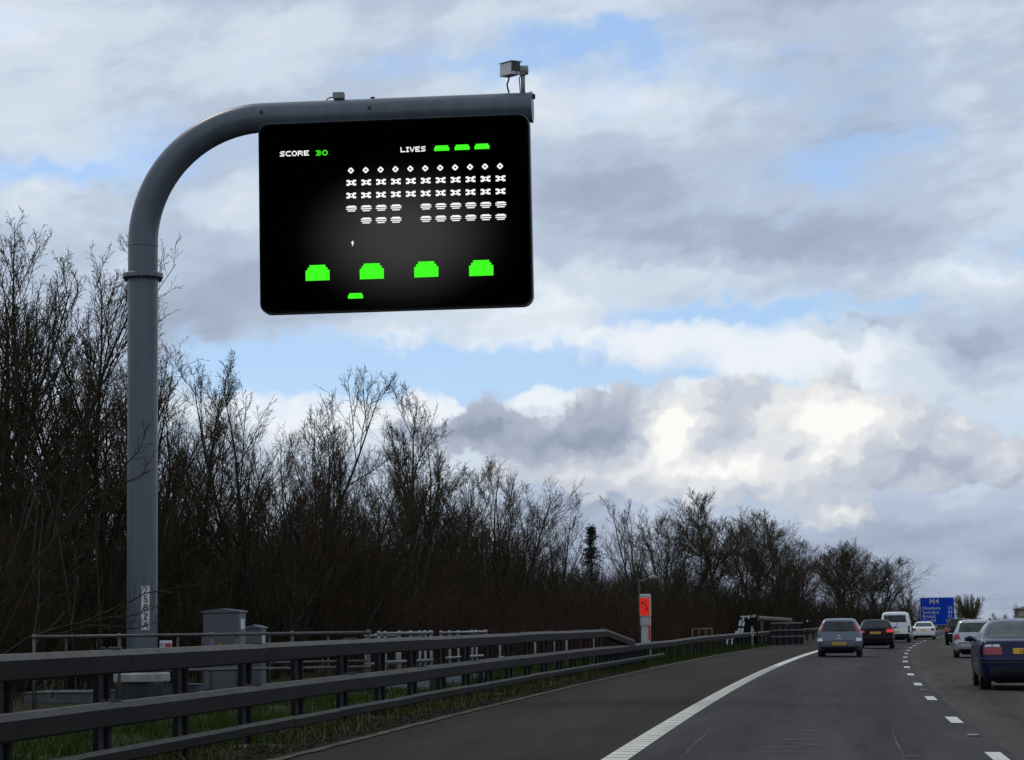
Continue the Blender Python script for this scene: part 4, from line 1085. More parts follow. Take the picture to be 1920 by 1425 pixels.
# --- white panel van
c = car_root('white_van', 1679, 1203, 136.5, 'white van with a large dark rear window in the inside lane', 'van', GRP)
c.scale = (0.87,)*3
sh = Shell([(.28, .10, 4.6, .82, .08, .3, .02), (.38, .02, 4.7, .90, .10, .35, .02), (.55, .0, 4.75, .92, .10, .4, .02), (.80, .01, 4.70, .925, .10, .4, .02), (1.05, .04, 4.3, .92, .10, .35, .02),
             (1.2, .06, 3.75, .91, .10, .3, .02), (1.5, .11, 3.45, .86, .10, .25, .02), (1.75, .16, 3.2, .81, .11, .25, .02), (1.86, .20, 3.0, .76, .14, .3, .02), (1.92, .28, 2.8, .68, .2, .3, .02), (1.945, .42, 2.5, .55, .2, .3, .02)])
wp = paint('white_van_paint', (.74, .74, .72), 0, .4)
sh.body('body', wp, c)
sh.panel('rear_window', MT['glass'], c, lambda t: -(.72-.05*t), lambda t: .72-.05*t, 1.28, 1.74)
for sg in (1, -1): sh.panel('tail_lamp', MT['trim'] if sg > 0 else MT['lamp_red'], c, lambda t: sg*.815, lambda t: sg*.94, .62, 1.06, .010, 3, 5)
sh.panel('bumper', MT['trim'], c, lambda t: -1.02, lambda t: 1.02, .29, .55, .02, 14, 3)
sh.panel('tailgate_seam', MT['trim'], c, lambda t: -.80, lambda t: .80, 1.005, 1.018, .004, 10, 1)
MB().rbox((.10, .03, 1.17), (.05, .03, .10), .008).build('tailgate_handle', MT['trim'], c)
MB().rbox((.20, .02, .93), (.10, .03, .04), .008).build('lock', MT['trim'], c)
number_plate(c, .68, -.012, None, mat='plate_y')
side_glass(c, sh, 1.22, 1.70, .6, 3.6, .8, 3.1, MT['glass'])
MB().tube([(-.42, .10, 1.24), (-.15, .09, 1.30)], .012, 5).build('rear_wiper', MT['trim'], c)
add_wheels(c, .95, 3.9, .80, .33, .21); arches(c, sh, .95, 3.9, .33); mirrors(c, sh, 3.5, 1.2, MT['trim'])

# --- white saloon
c = car_root('white_saloon', 1732, 1197, 154.0, 'small white saloon car straight below the blue sign', 'car', GRP)
c.scale = (0.79,)*3
def saloon(rl, H=1.42, w=.85, L=4.5):
    return Shell([(.20, .22, L-.12, w*.88, .12, .3, .03), (.30, .06, L-.04, w*.96, .18, .35, .05), (.48, .0, L, w, .22, .4, .07), (.62, .0, L-.02, w*1.005, .22, .4, .07), (.82, .03, L-.15, w*.995, .2, .4, .06), (.93, .06, L-.6, w*.975, .2, .35, .06),
                  (.975, .20, L-1.0, w*.965, .2, .35, .05), (1.0, .50, L-1.35, w*.95, .2, .3, .05), (1.12, .72, L-1.62, w*.88, .2, .2, .05), (1.30, 1.02, L-2.0, w*.775, .2, .2, .05), (H-.05, 1.20, L-2.2, w*.69, .25, .3, .05), (H, 1.5, L-2.5, w*.55, .25, .3, .05)])
sh = saloon(.5, 1.43, .86, 4.5)
sh.body('body', paint('white_car_paint', (.72, .72, .72), 0, .35), c)
sh.panel('rear_window', MT['cabin_glass'], c, lambda t: -(.70-.12*t), lambda t: .70-.12*t, 1.03, 1.33)
for sg in (1, -1): sh.panel('tail_lamp', MT['lamp_red'], c, lambda t: sg*.60, lambda t: sg*(.92-.05*t), .70, .92, .010, 6, 4)
sh.panel('lower_valance', MT['trim'], c, lambda t: -.95, lambda t: .95, .205, .34, .006, 14, 3)
number_plate(c, .76, -.0, 'R', tilt=-.08)
side_glass(c, sh, 1.02, 1.33, 1.2, 3.1, 1.5, 2.5, MT['glass'])
add_wheels(c, .95, 3.55, .74, .30, .19); arches(c, sh, .95, 3.55, .30); mirrors(c, sh, 3.0, 1.0, MT['white'])

# --- black estate
c = car_root('black_estate_car', 1802, 1206, 124.0, 'black tall-tailed car in the second lane, partly hidden by silver estate', 'car', GRP)
c.scale = (0.9,)*3
sh = Shell([(.22, .2, 4.2, .76, .12, .3, .03), (.32, .05, 4.3, .84, .18, .35, .05), (.5, .0, 4.34, .87, .22, .4, .06), (.7, .02, 4.3, .88, .22, .4, .06), (.95, .05, 3.7, .86, .2, .35, .06), (1.03, .08, 3.2, .84, .2, .3, .06),
             (1.25, .22, 2.8, .75, .18, .2, .05), (1.42, .34, 2.4, .67, .18, .2, .05), (1.48, .44, 2.2, .60, .2, .3, .05), (1.505, .6, 2.0, .5, .2, .3, .05)])
sh.body('body', paint('dark_paint', (.005, .005, .006), 0, .4, .08, .12), c)
sh.panel('rear_window', MT['glass'], c, lambda t: -(.74-.13*t), lambda t: .74-.13*t, 1.03, 1.41)
for sg in (1, -1): sh.panel('tail_lamp', MT['lamp_red'], c, lambda t: sg*.58, lambda t: sg*.98, .76, 1.02, .010, 6, 4)
sh.panel('bumper_strip', MT['badge'], c, lambda t: -.7, lambda t: .7, .665, .70, .012, 10, 1)
sh.panel('lower_valance', MT['trim'], c, lambda t: -.98, lambda t: .98, .225, .5, .006, 14, 3)
number_plate(c, .80, .0, None)
side_glass(c, sh, 1.05, 1.40, .45, 3.1, .6, 2.4, MT['glass'])
add_wheels(c, .75, 3.4, .76, .31, .2); arches(c, sh, .75, 3.4, .31); mirrors(c, sh, 2.9, 1.03, MT['trim'])

# --- silver estate with roof bars
c = car_root('silver_estate_car', 1832, 1230, 84.5, 'silver estate car with black roof bars, just ahead of the blue saloon', 'car', GRP)
c.scale = (0.91,)*3
sh = Shell([(.21, .2, 3.9, .75, .12, .3, .03), (.31, .05, 3.98, .81, .2, .35, .06), (.46, .0, 4.02, .835, .26, .4, .08), (.56, .0, 4.0, .84, .26, .4, .08), (.62, .05, 3.98, .835, .24, .4, .08), (.85, .10, 3.7, .825, .24, .35, .08), (.98, .14, 3.1, .80, .22, .3, .08),
             (1.2, .24, 2.6, .71, .2, .2, .07), (1.37, .34, 2.2, .63, .2, .2, .06), (1.43, .42, 2.0, .57, .2, .3, .05), (1.455, .6, 1.8, .46, .2, .3, .05)])
sh.body('body', paint('silver_paint', (.42, .42, .42), .35), c)
sh.panel('rear_window', MT['cabin_glass'], c, lambda t: -(.66-.08*t), lambda t: .66-.08*t, .99, 1.34)
for sg in (1, -1): sh.panel('tail_lamp', MT['lamp_red'], c, lambda t: sg*(.60+.05*t), lambda t: sg*(.92-.12*t), .72, .92, .014, 6, 5)
sh.panel('tailgate_recess', MT['trim'], c, lambda t: -.44, lambda t: .44, .64, .80, .006, 10, 3)
sh.panel('bumper_strip', MT['trim'], c, lambda t: -1.0, lambda t: 1.0, .565, .60, .010, 12, 1)
sh.panel('lower_valance', MT['trim'], c, lambda t: -.98, lambda t: .98, .215, .36, .006, 14, 3)
number_plate(c, .70, .03, 'V 2', tilt=-.1)
MB().rbox((-.02, .012, .70), (.20, .02, .15), .006).build('hanging_tag', material('blue_tag', (.06, .30, .45), .5), c)
for sx in (-1, 1):
    MB().tube([(sx*.56, .6, 1.42), (sx*.56, .68, 1.49), (sx*.555, 1.9, 1.50), (sx*.55, 2.0, 1.43)], .018, 8).build('roof_bar', MT['trim'], c, True)
side_glass(c, sh, 1.0, 1.34, .45, 2.8, .55, 2.15, MT['glass'])
MB().rbox((.18, .16, 1.01), (.42, .02, .024), .006, Matrix.Rotation(-.12, 3, 'Y')).build('rear_wiper', MT['trim'], c)
MB().tube([(0, .62, 1.45), (0, .55, 1.52)], .006, 5).build('aerial', MT['trim'], c)
add_wheels(c, .72, 3.16, .73, .295, .19); arches(c, sh, .72, 3.16, .295); mirrors(c, sh, 2.55, 1.0, MT['trim'])

# --- dark blue saloon, nearest
c = car_root('blue_saloon', 1927, 1289, 46.3, 'dark blue saloon with red and white rear lamps at the right edge, nearest car', 'car', GRP)
c.scale = (0.95,)*3
sh = Shell([(.19, .24, 4.6, .78, .12, .3, .03), (.29, .06, 4.72, .86, .2, .35, .06), (.46, .0, 4.78, .895, .26, .4, .09), (.62, .0, 4.76, .90, .26, .4, .09), (.68, .04, 4.74, .90, .24, .4, .08), (.88, .06, 4.5, .89, .22, .4, .08), (.97, .08, 4.0, .87, .2, .35, .08),
             (1.005, .16, 3.6, .86, .2, .35, .07), (1.03, .50, 3.25, .845, .2, .3, .05), (1.16, .84, 2.95, .775, .2, .2, .05), (1.32, 1.16, 2.55, .675, .2, .2, .05), (1.39, 1.36, 2.3, .60, .25, .3, .05), (1.425, 1.65, 2.0, .48, .25, .3, .05)])
sh.body('body', paint('deep_blue_paint', (.003, .007, .045), .1, .25, .25, .2), c, 44)
sh.panel('rear_window', MT['cabin_glass'], c, lambda t: -(.70-.10*t), lambda t: .70-.10*t, 1.055, 1.35, .006, 12, 8)
for sg in (1, -1):
    sh.panel('tail_lamp', MT['lamp_red'], c, lambda t: sg*.47, lambda t: sg*(.86-.02*t), .72, .87, .012, 8, 4)
    sh.panel('reversing_lamp', MT['lamp_clear'], c, lambda t: sg*(.50+.02*t), lambda t: sg*.65, .875, .925, .012, 4, 2)
    sh.panel('indicator_lamp', MT['lamp_clear'], c, lambda t: sg*.67, lambda t: sg*(.83-.05*t), .875, .925, .012, 4, 2)
sh.panel('bumper_strip', MT['trim'], c, lambda t: -1.05, lambda t: 1.05, .555, .585, .012, 14, 1)
sh.panel('lower_valance', MT['trim'], c, lambda t: -1.0, lambda t: 1.0, .195, .47, .006, 14, 3)
sh.panel('boot_seam', MT['trim'], c, lambda t: -.48, lambda t: .48, .685, .695, .003, 10, 1)
number_plate(c, .79, .03, 'LB 42', tilt=-.05, w=.52, h=.115)
side_glass(c, sh, 1.05, 1.33, 1.25, 3.45, 1.55, 2.7, MT['glass'])
MB().ball((0, .07, .93), .04, 14, 6, (1, .3, 1)).build('badge', MT['badge'], c, True)
add_wheels(c, .98, 3.81, .775, .325, .225); arches(c, sh, .98, 3.81, .325); mirrors(c, sh, 3.2, 1.0, bpy.data.materials['deep_blue_paint'])

# ------------------------------------------------------------------ bare trees
def unit(a): return a/np.maximum(np.linalg.norm(a, axis=-1, keepdims=True), 1e-9)
def grow(rng, start, d, length, n, trop, wob, r0, r1, drag=None):
    """polylines (m,n,3) that start along d and bend upwards"""
    m = len(start); P = np.zeros((m, n, 3)); P[:, 0] = start; d = unit(d); st = (length/(n-1))[:, None]
    for i in range(1, n):
        d = unit(d + np.array([0, 0, 1.0])*trop + rng.normal(0, wob, (m, 3))); P[:, i] = P[:, i-1]+d*st
    t = np.linspace(0, 1, n)[None]; return P, r0[:, None]*(1-t)+r1[:, None]*t
def sprout(rng, P, Rr, cnt, t0, t1, ang, spread):
    """places and directions for children"""
    m, n = P.shape[:2]; idx = np.repeat(np.arange(m), cnt); k = len(idx)
    t = t0+(t1-t0)*(np.tile(np.arange(cnt), m)+rng.random(k))/cnt
    x = t*(n-1); i = np.minimum(x.astype(int), n-2); fr = (x-i)[:, None]
    pos = P[idx, i]*(1-fr)+P[idx, i+1]*fr; tan = unit(P[idx, i+1]-P[idx, i]); rad = Rr[idx, i]*(1-fr[:, 0])+Rr[idx, i+1]*fr[:, 0]
    rv = unit(np.cross(tan, rng.normal(0, 1, (k, 3)))); a = np.radians(rng.normal(ang, spread, k))[:, None]
    return idx, t, pos, unit(tan*np.cos(a)+rv*np.sin(a)), rad
def tubes(P, Rr, sides):
    m, n = P.shape[:2]; T = np.zeros_like(P); T[:, 1:-1] = P[:, 2:]-P[:, :-2]; T[:, 0] = P[:, 1]-P[:, 0]; T[:, -1] = P[:, -1]-P[:, -2]; T = unit(T)
    ref = np.where(abs(T[:, :1, 2:3]) > .9, np.array([1.0, 0, 0]), np.array([0, 0, 1.0])); ref = np.broadcast_to(ref, T.shape)
    A = unit(np.cross(T, ref)); B = np.cross(T, A)
    an = np.arange(sides)*2*np.pi/sides
    V = P[:, :, None]+Rr[:, :, None, None]*(A[:, :, None]*np.cos(an)[:, None]+B[:, :, None]*np.sin(an)[:, None])
    b = np.arange(m)[:, None, None]*n*sides+np.arange(n-1)[None, :, None]*sides; k = np.arange(sides)[None, None]; k2 = (k+1) % sides
    Fc = np.stack([b+k, b+k2, b+sides+k2, b+sides+k], -1).reshape(-1, 4)
    return V.reshape(-1, 3), Fc
def merge(parts):
    V, Fc, n = [], [], 0
    for v, f in parts: V.append(v); Fc.append(f+n); n += len(v)
    return np.concatenate(V), np.concatenate(Fc)
def tree_proto(seed, H=9.0, stems=2, n1=24, n2=7, n3=6, n4=2, ang=30, trop=.08, len1=.50, l2=.56, l3=.46, wob=1.0, spread=.10, buds=True, low=.12, fine=1.0):
    """three meshes (trunk, crown, buds) of a tree of height about H at the origin"""
    g = np.random.default_rng(seed)
    m = stems; st = np.column_stack([g.normal(0, .12, m), g.normal(0, .12, m), np.full(m, -.25)])
    a = g.random(m)*6.28; d = np.column_stack([np.cos(a)*spread*(m > 1)*1.6, np.sin(a)*spread*(m > 1)*1.6, np.ones(m)])
    P0, R0 = grow(g, st, d, H*g.uniform(.80, 1.0, m), 16, .03, .045*wob, g.uniform(.075, .11, m)*H/9, np.full(m, .008))
    i1, t1, p, dd, r = sprout(g, P0, R0, n1, low, .97, ang, 9)
    L1 = H*len1*(1-.78*t1)*g.uniform(.55, 1.2, len(t1))
    P1, R1 = grow(g, p, dd, L1, 10, trop, .045*wob, np.minimum(r*.6, .042), np.full(len(r), .006))
    i2, t2, p, dd, r = sprout(g, P1, R1, n2, .16, .96, 31, 9)
    L2 = np.maximum(.30, L1[i2]*(l2-.30*t2)*g.uniform(.45, 1.25, len(t2)))
    P2, R2 = grow(g, p, dd, L2, 7, trop*.95, .05*wob, np.minimum(r*.62, .016)*fine, np.full(len(r), .0045*fine))
    i3, t3, p, dd, r = sprout(g, P2, R2, n3, .12, 1.0, 32, 10)
    L3 = np.maximum(.12, L2[i3]*(l3-.2*t3)*g.uniform(.4, 1.3, len(t3)))
    P3, R3 = grow(g, p, dd, L3, 3, trop*.9, .06*wob, np.minimum(r*.8, .0075)*fine, np.full(len(r), .0035*fine))
    parts = [tubes(P2, R2, 3), tubes(P3, R3, 3)]
    tips = P3
    if n4:
        i4, t4, p, dd, r = sprout(g, P3, R3, n4, .2, 1.0, 36, 14)
        L4 = np.maximum(.08, L3[i4]*.42*g.uniform(.5, 1.3, len(t4)))
        P4, R4 = grow(g, p, dd, L4, 2, .08, .10, np.full(len(r), .0046*fine), np.full(len(r), .0028*fine)); parts.append(tubes(P4, R4, 3)); tips = P4
    tr = np_mesh('trunk', *merge([tubes(P0, R0, 8), tubes(P1, R1, 5)]), 4); cr_ = np_mesh('crown', *merge(parts), 4)
    bd = None
    if buds:
        q = tips[:, -1]; q = np.concatenate([q, tips[:, 1]]); q = q[g.random(len(q)) < buds]; k = len(q)
        u = unit(g.normal(0, 1, (k, 3))); w = unit(np.cross(u, g.normal(0, 1, (k, 3)))); s = g.uniform(.013, .027, k)[:, None]
        V = np.stack([q-w*s*.45, q+u*s*1.4, q+w*s*.45], 1).reshape(-1, 3); bd = np_mesh('buds', V, np.arange(3*k).reshape(-1, 3), 3)
    return tr, cr_, bd
def dress(pr, bark, twig, bud):
    for me, m in zip(pr, (bark, twig, bud)):
        if me is not None: me.materials.append(m)
    pr[0].polygons.foreach_set('use_smooth', [True]*len(pr[0].polygons)); return pr
PROTO = {}
def proto(key, bark='bark', twig='twig', bud='bud', **k):
    pr = dress(tree_proto(**k), MT[bark], MT[twig], MT[bud])
    co = np.zeros(len(pr[1].vertices)*3, np.float32); pr[1].vertices.foreach_get('co', co)
    k_ = int(np.argsort(co[2::3])[-max(2, len(co)//9000)])
    PROTO[key] = (pr, float(np.percentile(co[2::3], 99.97)), (float(co[3*k_]), float(co[3*k_+1])))
proto('poplarA', seed=11, H=9.5, stems=3, n1=19, n2=8, n3=6, n4=2, ang=28, trop=.065, buds=.7, spread=.14, len1=.52)
proto('poplarB', seed=12, H=9.5, stems=2, n1=25, n2=8, n3=6, n4=2, ang=30, trop=.065, buds=.7, spread=.10, len1=.54)
proto('thinA', seed=13, H=9.0, stems=2, n1=17, n2=8, n3=7, n4=2, ang=34, trop=.06, buds=.15, len1=.52, spread=.14)
proto('thinB', seed=23, H=9.0, stems=3, n1=14, n2=9, n3=7, n4=2, ang=32, trop=.065, buds=.15, len1=.52, spread=.20)
proto('bushyA', seed=14, H=8.0, stems=4, n1=14, n2=8, n3=7, n4=2, ang=38, trop=.05, buds=.15, spread=.20, low=.10, twig='twig_red', len1=.56, l2=.62, l3=.54, wob=1.1)
proto('bushyB', seed=15, H=8.0, stems=5, n1=12, n2=8, n3=7, n4=2, ang=36, trop=.05, buds=.15, spread=.24, low=.10, len1=.56, l2=.62, l3=.54, wob=1.1)
proto('roundA', seed=16, H=9.5, stems=1, n1=28, n2=10, n3=8, n4=2, ang=40, trop=.045, len1=.66, l2=.66, l3=.60, buds=.05, low=.22, wob=1.3, fine=1.3)
proto('roundB', seed=17, H=9.5, stems=2, n1=21, n2=10, n3=8, n4=2, ang=40, trop=.045, len1=.64, l2=.66, l3=.60, buds=.05, low=.18, wob=1.3, fine=1.3)
proto('scrub', seed=18, H=5.0, stems=9, n1=10, n2=6, n3=5, n4=0, ang=26, trop=.06, buds=.12, spread=.24, low=.04, twig='twig_red', len1=.45)
proto('scrubB', seed=19, H=4.5, stems=10, n1=9, n2=6, n3=5, n4=0, ang=28, trop=.05, buds=.2, spread=.28, low=.04, len1=.45)
proto('willow', seed=20, H=9.0, stems=11, n1=20, n2=8, n3=6, n4=0, ang=28, trop=.05, buds=.9, spread=.34, low=.05, twig='willow_twig', bud='bud', fine=3.4, len1=.5)
trng = random.Random(21)
def ground_at(x, y): s, o = to_so(x, y); return ground_h(s, o)
def tree(key, px, ytop, Y, label, cat='tree', group='bare trees along the motorway verge', name='bare_tree', wide=1.0, rz=None):
    """px, ytop: where its foot column and its top show; Y metres ahead"""
    (tr, cr_, bd), H, tip = PROTO[key]; p = atx(px, Y, 1.0); gz = ground_at(p.x, p.y); top_ = at(px, ytop, Y).z
    h = (top_-gz)/H; a = trng.uniform(0, 6.28) if rz is None else rz
    sx_ = (tip[0]*math.cos(a)-tip[1]*math.sin(a))*h*wide; p.x -= max(-1.6, min(1.6, sx_))       # its tip, not its foot, stands in that column
    root = empty(name, (p.x, p.y, gz-.03), a, label, cat, group)
    root.scale = (h*wide, h*wide, h)
    link('trunk', tr, parent=root); link('crown', cr_, parent=root)
    if bd is not None: tag(link('buds', bd, parent=root), kind='stuff')
    return root
FRONT = [
 ('poplarA', 2, 360, 50, 'tallest bare budding tree at the far left edge'), ('poplarB', 92, 425, 53, 'tall budding tree second from the left edge'),
 ('poplarA', 192, 482, 55, 'bare budding tree just left of the gantry post'), ('poplarB', 305, 580, 58, 'bare budding tree just right of the gantry post'),
 ('thinB', 372, 640, 60, 'slender bare tree above the tall cabinet'), ('thinA', 432, 680, 62, 'thin spreading bare tree against blue sky right of the cabinet'),
 ('bushyA', 515, 795, 68, 'reddish twiggy bare tree in the dip left of the big bushy tree'), ('bushyB', 570, 812, 72, 'dense bare tree left half of the dip below the blue sky'),
 ('thinB', 630, 748, 82, 'bare tree forming the left peak of the central tall clump'), ('poplarB', 728, 705, 84, 'tallest bare tree of the central clump below the screen'),
 ('thinA', 792, 770, 86, 'leaning bare tree with a long limb on the clump right side'), ('bushyB', 860, 838, 96, 'rounded bare tree right of the central clump'),
 ('bushyA', 915, 862, 100, 'second rounded bare tree right of the central clump'), ('bushyB', 985, 898, 112, 'narrow bare tree over the barrier ramp'),
 ('thinA', 1082, 920, 135, 'sparse forked bare tree left of the conifer'), ('thinB', 1165, 928, 150, 'bare tree just right of the conifer'), ('thinA', 1210, 945, 156, 'slim bare tree above the orange telephone'),
 ('roundB', 1262, 955, 165, 'small bare tree left of the big round-crowned tree'), ('roundA', 1315, 912, 175, 'biggest round-crowned bare tree on the skyline'), ('roundB', 1395, 945, 190, 'dense round-crowned bare tree right of the biggest one'),
 ('roundA', 1440, 965, 205, 'bare tree on the right shoulder of the round crowns'), ('roundB', 1488, 1005, 225, 'bare tree in the notch above the striped wall'), ('roundA', 1555, 1018, 255, 'bare tree left half of the last skyline clump'),
 ('roundB', 1605, 1008, 270, 'highest bare tree of the last skyline clump'), ('roundA', 1652, 1045, 285, 'bare tree above the white van'), ('roundA', 1580, 1022, 262, 'broad dense bare tree in the middle of the last clump'), ('roundB', 1630, 1030, 278, 'dense bare tree on the right side of the last clump'), ('roundB', 1520, 1040, 240, 'bare tree between the notch and the last clump'),
 ('thinA', 1688, 1080, 300, 'small bare tree left of the blue sign'), ('thinB', 1712, 1115, 320, 'thin bare tree peeping out beside the blue sign')]
for key, px, yt, Y, lb in FRONT: tree(key, px, yt, Y, lb, wide=1.25 if px > 1250 else 1.0)
LAND = [(0, 'the left picture edge'), (92, 'the second tree from the left'), (150, 'the gap before the post-side tree'), (192, 'the tree left of the gantry post'), (266, 'the gantry post'), (330, 'the tree right of the gantry post'), (380, 'the slender tree'), (421, 'the tall cabinet'), (479, 'the short cabinet'), (515, 'the reddish twiggy tree'), (570, 'the dip under blue sky'), (635, 'the left central peak'), (685, 'the middle of the central clump'),
        (728, 'the tallest central tree'), (792, 'the leaning tree'), (860, 'the rounded tree'), (915, 'the second rounded tree'), (950, 'the galvanised railing end'), (985, 'the tree over the ramp'), (1040, 'the barrier ramp'), (1082, 'the sparse forked tree'), (1110, 'the conifer'), (1165, 'the tree right of the conifer'), (1212, 'the orange telephone'), (1262, 'the tree before the round crown'), (1315, 'the biggest round crown'), (1355, 'the gap between round crowns'), (1395, 'the dense round crown'),
        (1440, 'the right shoulder of the round crowns'), (1488, 'the notch over the striped wall'), (1520, 'the parapet rails'), (1555, 'the left half of the last clump'), (1605, 'the highest tree of the last clump'), (1640, 'the black hatchback'), (1665, 'the white van'), (1690, 'the small tree beside the sign'), (1725, 'the blue sign left side'), (1765, 'the blue sign right side')]
def landmark(px, used):
    free = [l for l in LAND if l[1] not in used]; b = min(free, key=lambda l: abs(l[0]-px)); used.add(b[1]); return b[1]
USED_D, USED_S = set(), set()
# trees deeper in the wood
deep = [('thinA', 45, 560, 60), ('thinB', 145, 640, 63), ('bushyB', 245, 720, 66), ('bushyA', 345, 800, 70), ('bushyA', 80, 720, 68), ('bushyB', 185, 800, 72), ('bushyB', 470, 860, 78), ('bushyA', 555, 880, 86), ('bushyB', 640, 870, 92),
        ('bushyA', 705, 860, 96), ('bushyB', 770, 880, 100), ('bushyA', 830, 910, 106), ('bushyB', 895, 930, 114), ('bushyA', 955, 945, 122), ('bushyB', 1020, 975, 134), ('bushyA', 1060, 1000, 148), ('bushyB', 1130, 1005, 162),
        ('bushyA', 1190, 1005, 172), ('bushyB', 1250, 1005, 184), ('bushyA', 1330, 1005, 200), ('bushyB', 1385, 1015, 212), ('bushyA', 1440, 1035, 230), ('bushyB', 1515, 1065, 262), ('bushyA', 1575, 1070, 288), ('bushyB', 1640, 1085, 306)]
for key, px, yt, Y in deep: tree(key, px, yt+40, Y, 'bare twiggy tree deep in the wood behind '+landmark(px, USED_D), group='trees deeper in the roadside wood')
# scrub along the front of the wood
kinds = ('scrub', 'scrubB')
for k, (px, yt, Y) in enumerate([(-15, 930, 47), (80, 980, 50), (165, 960, 52), (245, 990, 54), (330, 980, 57), (405, 990, 60), (475, 980, 63), (540, 1000, 66), (605, 980, 70), (670, 990, 74), (735, 990, 78), (790, 1000, 83), (845, 1010, 88), (900, 1015, 93), (950, 1030, 98), (1000, 1040, 104),
        (1050, 1045, 112), (1100, 1050, 120), (1150, 1050, 128), (1200, 1055, 136), (1250, 1060, 145), (1300, 1065, 155), (1350, 1070, 165), (1400, 1075, 176), (1450, 1085, 190), (1500, 1095, 206), (1545, 1105, 224), (1595, 1110, 244), (1640, 1118, 262), (1685, 1130, 284), (1725, 1148, 328), (1765, 1158, 345)]):
    tree(kinds[k % 2], px, yt+20, Y, 'bare many-stemmed thicket shrub at the wood foot below '+landmark(px, USED_S), 'shrub', 'shrubs along the foot of the wood', 'thicket_shrub', 1.25)
# the tree with an arching branch that reaches across the gantry post
def arching_shrub():
    p = atx(-10, 42.5, 0); root = empty('arching_shrub', p, 0, 'bare shrub whose long thin branches reach across the gantry post', 'shrub')
    g = np.random.default_rng(5); parts = []; lines = []
    for pts in ([(-10, 1240), (60, 1190), (160, 1165), (240, 1128), (275, 1112), (330, 1103), (400, 1090)], [(-10, 1235), (90, 1180), (200, 1160), (262, 1150), (290, 1138)], [(60, 1200), (170, 1172), (255, 1178), (300, 1165)], [(-10, 1230), (70, 1060), (150, 950), (235, 905), (268, 890), (284, 860)], [(70, 1050), (160, 930), (240, 868), (262, 840), (278, 795)]):
        q = np.array([at(x, y, 42.5-.004*max(0, x-0))-p for x, y in pts]); tt = np.linspace(0, len(q)-1, 16)
        lines.append(np.stack([np.interp(tt, np.arange(len(q)), q[:, k]) for k in range(3)], 1)+g.normal(0, .012, (16, 3)))
    P = np.array(lines); Rr = np.linspace(.022, .005, 16)[None].repeat(len(P), 0)
    tk = tubes(P, Rr, 5)
    _, t, pos, d, r = sprout(g, P, Rr, 14, .2, 1, 40, 14); L = g.uniform(.15, .55, len(t))*(1.1-t*.6)
    P1, R1 = grow(g, pos, d, L, 6, .06, .12, np.full(len(t), .006), np.full(len(t), .003))
    _, t, pos, d, r = sprout(g, P1, R1, 4, .2, 1, 40, 14); P2, R2 = grow(g, pos, d, g.uniform(.05, .18, len(t)), 4, .06, .12, np.full(len(t), .004), np.full(len(t), .0025))
    me = np_mesh('branches', *tk, 4); me.materials.append(MT['bark']); link('branches', me, parent=root)
    me = np_mesh('twigs', *merge([tubes(P1, R1, 3), tubes(P2, R2, 3)]), 4); me.materials.append(MT['twig']); tag(link('twigs', me, parent=root), kind='stuff')
arching_shrub()
# conifer
def conifer(px, ytop, Y):
    p = atx(px, Y, 0); gz = ground_at(p.x, p.y); H = at(px, ytop, Y).z-gz
    root = empty('conifer_tree', (p.x, p.y, gz), 0, 'small dark conifer standing among bare trees on the skyline', 'tree')
    MB().tube([(0, 0, -.1), (.05, 0, H*.5), (0, .05, H*.98)], [.14, .08, .015], 7).build('trunk', MT['bark'], root, True)
    g = np.random.default_rng(9); V = []; 
    for kk in range(120):
        t = g.random()**.8; z = H*(.28+.72*t); a = g.random()*6.28; L = (H*.17*(1-t)+.25)*g.uniform(.5, 1.2)
        for j in range(34):
            q = g.random(); c = np.array([math.cos(a)*L*q, math.sin(a)*L*q, z+.12*L*q*q-.1])+g.normal(0, .10, 3)
            u = unit(g.normal(0, 1, 3)); w = unit(np.cross(u, g.normal(0, 1, 3))); s = g.uniform(.05, .13)
            V += [c-w*s*.4, c+u*s*1.5, c+w*s*.4]
    V = np.array(V); me = np_mesh('crown', V, np.arange(len(V)).reshape(-1, 3), 3); me.materials.append(MT['needle']); link('crown', me, parent=root)
conifer(1110, 985, 150)
# far trees to the right
tree('willow', 1812, 1113, 420, 'bushy yellow-brown tree right of the blue sign', name='willow_tree', wide=1.0)
tree('thinA', 1797, 1128, 430, 'faint bare tree between the blue sign and bushy yellow tree')
tree('roundA', 1862, 1148, 520, 'low far bare tree between bushy tree and blue saloon roof')
tree('thinA', 1905, 1128, 470, 'far bare tree above the blue saloon roof')
tree('bushyA', 1888, 1150, 480, 'low far bare bush above the blue saloon roof')
for px_, yt_, lb_ in ((1770, 1158, 'just under the blue sign'), (1830, 1156, 'at the foot of the bushy yellow tree'), (1872, 1157, 'above the blue saloon left roof end'), (1915, 1153, 'beside the far brick house')): tree('scrubB', px_, yt_, 480, 'low far bush on the horizon '+lb_, 'shrub', 'far bushes on the right horizon', 'far_bush', 2.2)
tree('bushyB', 1842, 1156, 500, 'low far bare bush right of the bushy yellow tree')
hp_ = atx(1935, 560, 0); hs_ = empty('brick_house', (hp_.x, hp_.y, -.5), .1, 'pale brick house end at the far right edge', 'house')
hh = at(1918, 1143, 560).z+.5
MB().box((0, 0, hh/2), (5.2, 8, hh)).build('wall', MT['brick'], hs_)
MB().prism([(-2.9, hh-.05), (2.9, hh-.05), (2.9, hh+.12), (0, hh+.9), (-2.9, hh+.12)], -4.2, 4.2, lambda x, y, d: (x, d, y)).build('roof', MT['roof'], hs_)
MB().box((-.9, -4.02, hh*.62), (1.0, .08, 1.1)).build('window', MT['glass'], hs_)
